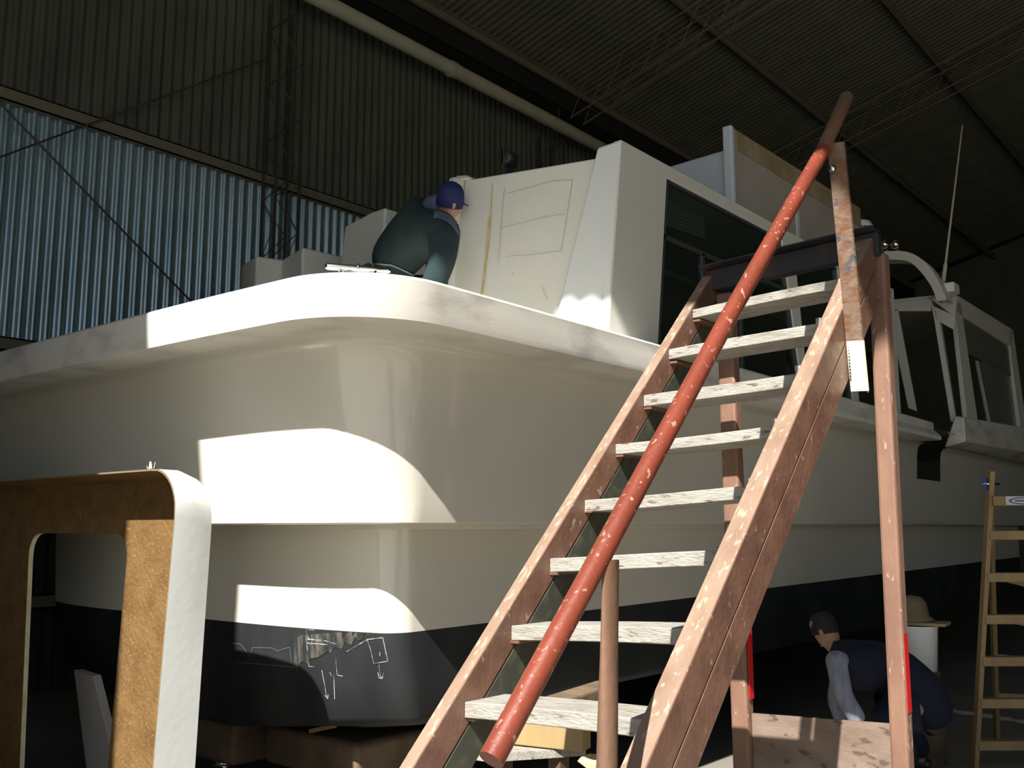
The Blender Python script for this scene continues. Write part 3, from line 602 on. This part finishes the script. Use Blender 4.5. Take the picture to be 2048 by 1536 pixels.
sb.build('bag', M['sack'], sk, True)

# ------------------------------------------------------------------ THE STAIR
st = empty('boarding_stair', 'steep open wooden stair with a red pipe handrail standing beside the boat', 'stair', (-1.84, 3.0, 0))
TL = .045
def zt(x): return TL * (x + 2.2)
def zline(y): return .941 + .973 * (y - 2.227)
dirv = Vector((0, 1, .973)).normalized(); nrm = Vector((0, -.973, 1)).normalized()
def stringer(x0, x1, top, side, inner):
    ys, ye = 1.30, top
    for k, (a, b, nm) in enumerate(((0, .108, 'stringer_plank'), (.112, .222, 'stringer_plank'))):
        P = []
        for y in (ys, ye):
            for d in (a, b):
                p = Vector((0, y, zline(y))) - nrm * d; P.append(p)
        q = [P[0], P[2], P[3], P[1]]
        if k == 0: q = [P[0], P[2], P[3] , P[1]]
        mb = MB(); xm = (x0 + x1) / 2
        vs = [Vector((x0, p.y, p.z + zt(xm))) for p in q] + [Vector((x1, p.y, p.z + zt(xm))) for p in q]
        mb.add(vs, [(3, 2, 1, 0), (4, 5, 6, 7), (0, 1, 5, 4), (1, 2, 6, 5), (2, 3, 7, 6), (3, 0, 4, 7)])
        mats = [side, M['edge'], inner[k]]
        me = mb.mesh(nm)
        for f in me.polygons:
            if abs(f.normal.x) > .9: f.material_index = 0 if f.normal.x > 0 else 2
            elif f.normal.z > .3 and k == 0: f.material_index = 1
            else: f.material_index = 0
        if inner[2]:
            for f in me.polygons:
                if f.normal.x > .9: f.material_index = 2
        link(nm, me, mats, st, False, .003, 1)
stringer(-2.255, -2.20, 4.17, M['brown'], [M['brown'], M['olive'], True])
stringer(-1.495, -1.42, 4.22, M['brown'], [M['brown'], M['brown'], False])
for k in range(12):
    y = 3.96 - .2215 * k; z = 2.612 - .2225 * k
    if z < .1: break
    mb = MB(); x0, x1 = -2.20, -1.497; jz = random.uniform(-.006, .006); jy = random.uniform(-.008, .008); th = random.choice((.042, .046, .05)); dp = .205
    n = 7; r = []
    for i in range(n):
        x = x0 + (x1 - x0) * i / (n - 1); w = .004 * math.sin(3.1 * i / (n - 1) + k)
        r.append([Vector((x, y + jy, z - th + zt(x) + jz + w)), Vector((x, y + jy, z + zt(x) + jz + w)), Vector((x, y + dp + jy, z + zt(x) + jz + w)), Vector((x, y + dp + jy, z - th + zt(x) + jz + w)), Vector((x, y + jy, z - th + zt(x) + jz + w))])
    mb.grid(r); mb.add(r[0][:4], [(0, 1, 2, 3)]); mb.add(r[-1][:4], [(3, 2, 1, 0)])
    mb.build('tread', M['tread'], st, False, .003, 1)
    if k in (1, 2, 3, 4, 5): MB().box((-1.515, y - .012, z - .06 + zt(-1.5)), (-1.495, y + .09, z + .02 + zt(-1.5))).build('tread_cleat', M['tread'], st)
    MB().box((-2.20, y + .005, z - th - .010 + zt(-2.2)), (-2.165, y + .20, z - th - .0005 + zt(-2.2))).build('tread_bearer', M['brown'], st)
# head beam
hb = MB().bar((-2.235, 4.19, 2.80), (-1.40, 4.19, 2.835), .05, .105)
hb.build('head_beam', M['beam'], st, False, .004, 1)
MB().bar((-2.235, 4.15, 2.857), (-1.40, 4.15, 2.893), .12, .006).build('beam_flange', M['beam'], st)
# posts
def post(xt, xb, y, w, d, ztp):
    mb = MB(); a = w / 2; mb.add([(xb - a, y, 0), (xb + a, y, 0), (xb + a, y + d, 0), (xb - a, y + d, 0), (xt - a, y, ztp), (xt + a, y, ztp), (xt + a, y + d, ztp), (xt - a, y + d, ztp)],
                                 [(0, 3, 2, 1), (4, 5, 6, 7), (0, 1, 5, 4), (1, 2, 6, 5), (2, 3, 7, 6), (3, 0, 4, 7)])
    return mb.build('post', M['post'], st, False, .012, 2)
post(-2.165, -2.15, 4.20, .085, .07, 2.74); pr_ = post(-1.425, -1.45, 4.20, .075, .075, 2.80)
MB().box((-1.406, 4.215, .86), (-1.402, 4.262, 1.62)).build('red_stripe', M['redpaint'], st)
bpy.data.objects[pr_.name]
MB().box((-2.108, 4.215, .84), (-2.1035, 4.258, 1.66)).build('red_stripe', M['redpaint'], st)
# plywood panel across the feet of the posts
MB().prism([(-2.108, 4.235, 0.0), (-1.48, 4.235, 0.0), (-1.48, 4.235, .805), (-2.108, 4.235, .775)], (0, .018, 0)).build('plywood_panel', M['ply'], st)
# handrail
h0, h1 = px(982, 1520, -1.42), px(1693, 195, -1.42)
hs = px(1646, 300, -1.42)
o = MB().tube([h0, h0 + (h1 - h0) * .5, hs], .0285, 24).build('handrail', M['redpipe'], st, True); smooth_angle(o, 50)
o = MB().tube([hs, h1, h1 + (h1 - h0).normalized() * .010, h1 + (h1 - h0).normalized() * .018], [.0284, .0284, .024, .012], 24).build('shaded_handrail_end', M['rustpipe'], st, True); smooth_angle(o, 60); o['label'] = 'upper end of the rail, lintel shade put into its brown colour'  # darker brown carries the lintel shade on this end of the rail
# lower baluster: round pipe flattened at its top
b0 = Vector((-1.40, 1.98, 0.0)); tb = px(1222, 1120, -1.40)
bb = MB(); n = 16; rows = []
for z, rx, ry in ((0, .027, .027), (.85, .027, .027), (1.12, .030, .023), (1.30, .033, .016), (tb.z, .036, .007)):
    yy = 1.93 + (tb.y - 1.93) * z / tb.z
    rows.append([Vector((-1.40 + .03 * (1 - z / tb.z) + ry * math.cos(2 * math.pi * k / n) * 1.0, yy + rx * math.sin(2 * math.pi * k / n), z)) for k in range(n + 1)])
bb.grid(rows); bb.build('lower_baluster', M['rustpipe'], st, True)
# upper angle-iron upright, welded on the outer face
u0, u1 = px(1720, 782, -1.385), px(1672, 285, -1.385)
ax = (u1 - u0).normalized(); ub = MB(); side = Vector((.15, 1, 0)).normalized() * .0325
def strip(a, b, m, nm):
    p, q = u0 + ax * a, u0 + ax * b; L = (u1 - u0).length
    mb = MB(); mb.add([p - RT * .034, p + RT * .034, q + RT * .034, q - RT * .034, p - RT * .034 + FW * .006, p + RT * .034 + FW * .006, q + RT * .034 + FW * .006, q - RT * .034 + FW * .006],
                      [(0, 1, 2, 3), (7, 6, 5, 4), (0, 4, 5, 1), (1, 5, 6, 2), (2, 6, 7, 3), (3, 7, 4, 0)])
    e_ = RT * .034
    mb.add([p + e_ - RT * .006, p + e_, q + e_, q + e_ - RT * .006, p + e_ - RT * .006 + FW * .055, p + e_ + FW * .055, q + e_ + FW * .055, q + e_ - RT * .006 + FW * .055],
           [(0, 1, 2, 3), (7, 6, 5, 4), (0, 4, 5, 1), (1, 5, 6, 2), (2, 6, 7, 3), (3, 7, 4, 0)])
    return mb.build(nm, m, st)
LN = (u1 - u0).length
RT0, FW0 = RT, FW
RT = Vector((.93, .36, 0)).normalized(); FW = Vector((-.36, .93, 0)).normalized()
strip(0, .20, M['glintrust'], 'upright_foot'); strip(.20, LN, M['rust'], 'angle_iron_upright')
RT, FW = RT0, FW0
wd_ = MB()
for i in range(26):
    p = px(1690 + i * .45, 600 + i * 6.3, -1.412); wd_.lathe(p, [(0, -.004), (.006, 0), (0, .005)], 6, (1, 0, 0))
tag(wd_.build('weld_beads', M['steel'], st, True), kind='stuff')
bh = MB().lathe(px(1665, 337, -1.40), [(0, -.012), (.014, -.01), (.014, .008), (0, .012)], 6, (1, -.6, 0)); bh.build('bolt', M['chrome'], st)

# ------------------------------------------------------------------ FIBREGLASS MOULDING IN THE FOREGROUND
KM = 1.07
mo = empty('fibreglass_moulding', 'arched fibreglass moulding, white outside and raw tan inside, standing before the bow', 'moulding', (-4.1, 2.1, 0))
YN, YK = 2.00, 2.175
def arch_path(x_out, z_top, r, xl, zl, lean, n=9):
    p = [(x_out - lean * z_top / 1.0 * 0 - lean, 0.0)]
    p = [(x_out - lean, 0.0), (x_out - lean * .35, z_top * .62), (x_out, z_top - r * 1.15)]
    for i in range(1, n): a = math.pi / 2 * i / n; p.append((x_out - r * (1 - math.cos(a)), z_top - r + r * math.sin(a) - .0))
    p.append((x_out - r - .02, z_top)); return p
XL = -5.45; XO = -3.285; XM = (XL + XO) / 2
def sym(p): return p + [(2 * XM - x, z) for x, z in reversed(p)]
near = sym(arch_path(XO, 1.832, .16, XL, 1.83, .10)); far = sym(arch_path(XO - .03, 1.81, .18, XL, 1.8, .06))
mid_ = sym(arch_path(XO - .008, 1.832, .165, XL, 1.83, .09))
def path3(p, y): return [Vector((x * KM, y * KM, max(0, 1.6 + (z - 1.6) * KM) if z > .01 else 0)) for x, z in p]
ins = lambda p, d: sym([(x - d, z if z < .01 else z - (d if z > 1.5 else 0)) for x, z in p[:len(p) // 2]])
skin_o = MB().grid([path3(near, YN), path3(mid_, YN + .09), path3(far, YK)]); o = skin_o.build('white_outer_skin', M['white'], mo, True)
skin_i = MB().grid([path3(ins(near, .007), YN), path3(ins(far, .007), YK - .006)]); skin_i.build('tan_inner_skin', M['tan'], mo, True)
MB().grid([path3(near, YN), path3(ins(near, .007), YN)]).build('raw_rim', M['straw'], mo)
# inner flange facing the yard, with the arched opening
ho = sym(arch_path(-3.915, 1.585, .10, 0, 0, .09)) 
# make the opening symmetrical and match point counts
f0, f1 = path3(ins(far, .008), YK - .008), path3(ho, YK - .008)
MB().grid([f0, f1]).build('tan_flange', M['tan'], mo, False)
MB().grid([path3(ho, YK - .008), path3(sym([(x - .004, z) for x, z in ho[:len(ho) // 2]]), YK + .004)]).build('flange_lip', M['glue'], mo)
MB().grid([path3(far, YK), path3(sym([(x - .02, z) for x, z in ho[:len(ho) // 2]]), YK + .004)]).build('white_back_skin', M['white'], mo)
fz = MB()
for i in range(14):
    x = -3.47 - random.uniform(0, .03) + (i > 9) * .02; p = Vector((x * KM, YN * KM, 1.85)); fz.tube([p, p + Vector((random.uniform(-.012, .02), 0, random.uniform(.01, .03)))], .0012, 3, False)
tag(fz.build('loose_fibres', M['white'], mo), kind='stuff')

# ------------------------------------------------------------------ STEPLADDER
sl = empty('stepladder', 'pale wooden stepladder at the right edge, standing open beside the hull', 'ladder', (-1.5, 7.3, 0))
dS = 6.65
def q(x, y, dd=0): return pd(x, y, dS + dd)
a0, a1 = q(1950, 1540), q(1979, 985)
wv = Vector((.94, .0, 0))
right = Vector((RT.x, RT.y, 0)).normalized()
foot, head = Vector((a0.x, a0.y, 0)), Vector((a1.x, a1.y, 1.83))
foot2, head2 = foot + right * .62, head + right * .42
MB().bar(foot, head, .032, .06, FW).build('front_stile', M['wood'], sl, False, .003, 1); MB().bar(foot2, head2, .032, .06, FW).build('front_stile', M['wood'], sl, False, .003, 1)
rf = pz(1994, 1478, 0); rf2 = rf + right * .52; bk = Vector((FW.x, FW.y, 0)).normalized()
rh, rh2 = head + bk * .06 + right * .035 + Vector((0, 0, .17)), head2 + bk * .06 - right * .03
MB().bar(rf, rh, .03, .045, FW).build('rear_stile', M['wood'], sl); MB().bar(rf2, rh2, .03, .045, FW).build('rear_stile', M['wood'], sl)
MB().bar(head, head + (head - foot).normalized() * .17, .032, .05, FW).build('stile_end', M['wood'], sl)
for k in range(6):
    t_ = 1 - (k * .283 + .265) / 1.83
    p, r_ = foot + (head - foot) * t_, foot2 + (head2 - foot2) * t_
    MB().bar(p, r_, .08, .062, (0, 0, 1)).build('rung', M['wood'], sl, False, .004, 1)
    if k in (1, 2, 3, 4):
        p, r_ = rf + (rh - rf) * (t_ - .06), rf2 + (rh2 - rf2) * (t_ - .06); MB().bar(p, r_, .02, .05, (0, 0, 1)).build('rear_crossbar', M['wood'], sl)
tp = MB().bar(head + Vector((0, 0, -.035)), head2 + Vector((0, 0, -.035)), .10, .065).build('top_step', M['wood'], sl, False, .004, 1)
MB().box((a1.x - .028, a1.y - .045, 1.87), (a1.x - .003, a1.y + .02, 1.95)).build('hinge_bracket', M['stickerblue'], sl, False, .003)
MB().tube([a1 + Vector((-.03, -.05, .06)), a1 + Vector((.06, .02, .055))], .009, 8).build('hinge_bolt', M['chrome'], sl, True)
cst = head + right * .20 + Vector((0, 0, -.035)) - bk * .0525
def oval(w, h, off, nm, m, par):
    vs = [cst - bk * off + right * (w * math.cos(t)) + Vector((0, 0, h * math.sin(t))) for t in [2 * math.pi * k / 28 for k in range(28)]]
    return MB().prism(vs, bk * .0008).build(nm, m, par)
s1_ = MB().prism([cst - bk * .0005 + right * a + Vector((0, 0, b)) for a, b in ((-.12, -.028), (.12, -.028), (.12, .03), (-.12, .03))], bk * .0005).build('sticker', M['stickerwhite'], sl)
oval(.10, .024, .002, 'sticker_oval', M['stickerblue'], s1_); oval(.085, .017, .003, 'sticker_field', M['stickerwhite'], s1_)
MB().bar(cst - bk * .0045 - right * .06 + Vector((0, 0, .0)), cst - bk * .0045 + right * .06, .001, .009).build('sticker_band', M['stickerblue'], s1_)

# ------------------------------------------------------------------ PEOPLE
def skinmesh(name, V, E, R, m, parent, root=0, sub=2):
    me = bpy.data.meshes.new(name); me.from_pydata([tuple(v) for v in V], E, [])
    o = link(name, me, m, parent)
    o.modifiers.new('skin', 'SKIN'); sk_ = me.skin_vertices[0].data if me.skin_vertices else None
    if sk_ is None:
        bpy.context.view_layer.objects.active = o
    for i, r in enumerate(R):
        r = r if isinstance(r, tuple) else (r, r); me.skin_vertices[0].data[i].radius = r; me.skin_vertices[0].data[i].use_root = (i == root)
    o.modifiers['skin'].use_smooth_shade = True
    s = o.modifiers.new('sub', 'SUBSURF'); s.levels = sub; s.render_levels = sub
    return o
def chain(pts, rads):
    return pts, [(i, i + 1) for i in range(len(pts) - 1)], rads
def hand(parent, wrist, direction, side, m):
    d = Vector(direction).normalized(); s = Vector(side).normalized(); nrm_ = d.cross(s)
    V = [wrist, wrist + d * .045, wrist + d * .085]; E = [(0, 1), (1, 2)]; R = [.024, (.034, .018), (.036, .016)]
    palm = skinmesh('palm', V, E, R, m, parent)
    for k, (o_, L) in enumerate(((-.027, .066), (-.009, .078), (.009, .072), (.026, .056))):
        a = wrist + d * .07 + s * o_; pts = [a, a + d * (.02 + L * .35), a + d * (.02 + L * .65) + nrm_ * .014, a + d * (.02 + L * .85) + nrm_ * .035]
        skinmesh('finger', *chain(pts, [.009, .009, .008, .006]), m, parent, sub=1)
    a = wrist + d * .03 - s * .022; pts = [a, a - s * .025 + d * .025, a - s * .032 + d * .052 + nrm_ * .01]
    skinmesh('thumb', *chain(pts, [.012, .0105, .008]), m, parent, sub=1)
# man bending on the foredeck
V3 = Vector
m1 = empty('person', 'person in a dark teal jacket and blue cap bending over on the foredeck', 'person', (-4.8, 4.6, 2.605))
hip = V3((-4.71, 4.34, 3.27)); wst = V3((-4.60, 4.34, 3.42)); chest = V3((-4.45, 4.30, 3.525)); neck = V3((-4.29, 4.32, 3.64)); head_c = py(900, 402, 4.30)
shN, shF = py(888, 456, 4.13), V3((-4.36, 4.46, 3.56))
elN, wrN = py(886, 520, 4.04), py(858, 590, 3.98); elF, wrF = V3((-4.34, 4.46, 3.32)), V3((-4.33, 4.40, 3.12))
hN, hF = V3((-4.73, 4.25, 3.20)), V3((-4.73, 4.45, 3.20)); kN, kF = V3((-4.62, 4.22, 2.98)), V3((-4.70, 4.50, 2.97)); aN, aF = V3((-4.90, 4.24, 2.69)), V3((-4.92, 4.52, 2.69))
tN, tF = V3((-4.76, 4.21, 2.64)), V3((-4.78, 4.52, 2.64))
bodyV = [hip, wst, chest, neck, head_c, hN, kN, aN, tN, hF, kF, aF, tF, shN, elN, wrN, shF, elF, wrF]
bodyE = [(0, 1), (1, 2), (2, 3), (3, 4), (0, 5), (5, 6), (6, 7), (7, 8), (0, 9), (9, 10), (10, 11), (11, 12), (2, 13), (13, 14), (14, 15), (2, 16), (16, 17), (17, 18)]
bodyR = [.09, .09, .10, .05, .06, .06, .05, .04, .03, .06, .05, .04, .03, .05, .038, .027, .05, .038, .027]
skinmesh('body', bodyV, bodyE, bodyR, M['skin'], m1)
def headmesh():
    h = MB().lathe(V3((0, 0, 0)), [(0, -.115), (.045, -.105), (.065, -.07), (.074, -.02), (.078, .03), (.07, .075), (.045, .105), (0, .118)], 20)
    h.lathe(V3((.066, 0, -.03)), [(0, -.022), (.013, -.016), (.012, 0), (.006, .02), (0, .026)], 8)                 # nose
    for sy in (-1, 1): h.lathe(V3((-.005, sy * .076, -.01)), [(0, -.03), (.012, -.02), (.016, .01), (0, .03)], 8)   # ears
    h.lathe(V3((.062, 0, -.068)), [(0, -.006), (.016, -.003), (.016, .003), (0, .006)], 10)                        # mouth
    return h.mesh('head')
def frame(z, x):
    z = V3(z).normalized(); x = V3(x); x = (x - z * x.dot(z)).normalized(); y = z.cross(x)
    return Matrix(((x.x, y.x, z.x, 0), (x.y, y.y, z.y, 0), (x.z, y.z, z.z, 0), (0, 0, 0, 1)))
FR = Matrix.Translation(head_c) @ frame((.40, -.22, .82), (.35, .85, .05))
me = headmesh(); me.transform(FR); link('head', me, M['skin'], m1, True)
cp = MB().lathe(V3((0, 0, 0)), [(.084, -.035), (.089, .0), (.088, .03), (.080, .07), (.055, .105), (.02, .122), (0, .124)], 24); cp.prism([V3((.06, -.06, 0)), V3((.115, -.04, -.015)), V3((.115, .04, -.015)), V3((.06, .06, 0))], (0, 0, .006))
me = cp.mesh('cap'); me.transform(FR); cpo = link('cap', me, M['capblue'], m1, True)
JV = [hip + V3((.0, 0, .0)), wst, chest, neck + V3((.01, 0, .01)), shN, elN, wrN, shF, elF, wrF]
jk = skinmesh('jacket', JV, [(0, 1), (1, 2), (2, 3), (2, 4), (4, 5), (5, 6), (2, 7), (7, 8), (8, 9)],
         [(.15, .16), (.18, .18), (.195, .195), .135, .12, .088, .075, .12, .085, .075], M['jacket'], m1)
bpy.context.view_layer.update(); dg = bpy.context.evaluated_depsgraph_get(); ev = jk.evaluated_get(dg); em = ev.to_mesh()
JT = BVHTree.FromPolygons([jk.matrix_world @ v.co for v in em.vertices], [tuple(p.vertices) for p in em.polygons]); ev.to_mesh_clear()
for pix, nm, w in (([(748, 527), (785, 529), (812, 541), (836, 556)], 'hem_piping', .012), ([(840, 556), (850, 561), (866, 566)], 'cuff_piping', .012), ([(870, 437), (878, 428), (898, 436), (914, 450), (921, 476)], 'shoulder_stripe', .008)):
    r_ = ribbon(JT, pix, w, .010, 4)
    if r_.v: tag(r_.build(nm, M['piping'], m1, fix=False), kind='stuff')
rows = []
for i in range(13):
    u = i / 12; tx, ty = 870 + 54 * u, 408 + 16 * u + 14 * u * u; bx, by = 866 + 56 * u, 436 + 4 * u + 44 * u ** 3; row = []
    for j in range(6):
        d = ray(tx + (bx - tx) * j / 5, ty + (by - ty) * j / 5).normalized(); h = JT.ray_cast(EYE, d)
        row.append(None if h[0] is None else h[0] - d * .012)
    rows.append(row)
yk = MB()
for i in range(12):
    for j in range(5):
        q4 = [rows[i][j], rows[i + 1][j], rows[i + 1][j + 1], rows[i][j + 1]]
        if all(v is not None for v in q4) and max((q4[0] - q4[2]).length, (q4[1] - q4[3]).length) < .15: yk.add(q4, [(0, 1, 2, 3)])
yk.build('yoke', M['yoke'], m1, True)
skinmesh('collar', *chain([neck + V3((-.03, 0, .0)), neck.lerp(head_c, .45), neck.lerp(head_c, .75)], [.10, .085, .072]), M['yoke'], m1)
skinmesh('trousers', [hip, hN, kN, aN, hF, kF, aF], [(0, 1), (1, 2), (2, 3), (0, 4), (4, 5), (5, 6)], [.16, .115, .085, .065, .115, .085, .065], M['trouser'], m1)
for a, t in ((aN, tN), (aF, tF)): skinmesh('shoe', *chain([a + V3((-.05, 0, -.045)), a + V3((.04, 0, -.045)), t + V3((.08, 0, 0))], [.04, .042, .034]), M['rubber'], m1)
for w, e_ in ((wrN, elN), (wrF, elF)): hand(m1, w, (w - e_), (0, 1, 0), M['skin'])

# man crouching under the hull behind the stair
c = pd(1780, 1536, 6.15)
m2 = empty('person', 'person in navy overalls with grey-blue striped sleeves crouching in the shade under the hull', 'person', (c.x, c.y, 0))
sh = pd(1672, 1318, 5.90); el = pd(1688, 1395, 5.80); wr = pd(1722, 1450, 5.75); ch2 = pd(1705, 1325, 6.10); ne = pd(1672, 1300, 6.17); hc = pd(1650, 1262, 6.25)
wa = pd(1790, 1345, 6.25); hp = pd(1868, 1405, 6.30)
shf = pd(1690, 1320, 6.45); elf = pd(1670, 1400, 6.50); wrf = pd(1690, 1455, 6.40)
k1 = V3((wr.x + .10, wr.y + .12, .50)); f1 = V3((hp.x - .15, hp.y - .10, .07)); k2 = V3((wr.x + .02, wr.y + .42, .48)); f2 = V3((hp.x - .18, hp.y + .25, .07))
bv = [hp, wa, ch2, ne, hc, k1, f1, k2, f2, sh, el, wr, shf, elf, wrf]
skinmesh('body', bv, [(0, 1), (1, 2), (2, 3), (3, 4), (0, 5), (5, 6), (0, 7), (7, 8), (2, 9), (9, 10), (10, 11), (2, 12), (12, 13), (13, 14)], [.07, .09, .09, .05, .07, .03, .035, .03, .035, .03, .034, .028, .03, .034, .028], M['skin'], m2)
hp2 = hp + (hp - wa).normalized() * .10 + V3((0, 0, -.04))
skinmesh('overalls', [hp, wa, ch2, ne, k1, f1 + V3((0, 0, .06)), k2, f2 + V3((0, 0, .06)), sh + V3((.05, .03, .0)), shf, hp2], [(0, 1), (1, 2), (2, 3), (0, 4), (4, 5), (0, 6), (6, 7), (2, 8), (2, 9), (0, 10)], [.17, .19, .18, .08, .11, .085, .11, .085, .10, .10, .13], M['navy'], m2)
skinmesh('sleeve', *chain([ch2 + V3((-.02, -.1, 0)), sh, pd(1676, 1350, 5.83), el, wr], [.06, .075, .065, .06, .058]), M['stripe'], m2, root=2)
skinmesh('sleeve', *chain([ch2 + V3((-.02, .1, 0)), shf, elf, wrf], [.06, .075, .06, .05]), M['stripe'], m2)
me = headmesh(); me.transform(Matrix.Translation(hc) @ frame((-.5, .05, .85), (-.8, 0, -.5))); link('head', me, M['skin'], m2, True)
me = MB().lathe(V3((0, 0, 0)), [(.083, -.02), (.085, .03), (.076, .08), (.05, .112), (0, .125)], 20).mesh('hair'); me.transform(Matrix.Translation(hc) @ frame((-.2, .05, .95), (-.95, 0, -.2))); link('hair', me, M['hair'], m2, True)
for w, e_ in ((wr, el), (wrf, elf)): hand(m2, w, (w - e_) + V3((-.05, 0, -.02)), (0, 1, 0), M['skin'])
for f in (f1, f2): skinmesh('boot', *chain([f + V3((.06, .02, -.02)), f + V3((-.03, 0, -.025)), f + V3((-.15, -.02, -.03))], [.045, .045, .035]), M['rubber'], m2)
# clutter beside him: bucket on a stand, carton, cloth
cb = pd(1838, 1330, 6.9)
b = MB().lathe((cb.x, cb.y, 0.62), [(0, 0), (.12, 0), (.14, .30), (.146, .31), (.135, .31), (.115, .02), (0, .02)], 24); tag(b.build('bucket', M['white'], None, True), 'white plastic bucket standing on a stump behind the crouching person', 'bucket')
tag(MB().lathe((cb.x, cb.y, 0), [(0, 0), (.15, 0), (.14, .3), (.135, .618), (0, .618)], 18).build('tree_stump', M['oldwood'], None, True), 'dark round timber stump under the white bucket', 'timber')
o = MB().bar(V3((cb.x - .20, cb.y, .945)), V3((cb.x + .20, cb.y + .05, .945)), .24, .02).build('cardboard_sheet', M['card'], None); tag(o, 'flat piece of brown cardboard lying on the white bucket', 'cardboard')
k = MB().lathe((cb.x - .04, cb.y + .02, .958), [(0, 0), (.15, 0.0), (.155, .015), (.12, .04), (.105, .13), (.07, .17), (0, .18)], 20); tag(k.build('khaki_hat', M['straw'], None, True), 'khaki cloth hat resting on the cardboard', 'hat')

for o in bpy.data.objects:
    if o.type == 'MESH' and o.parent and 'category' in o: del o['category']
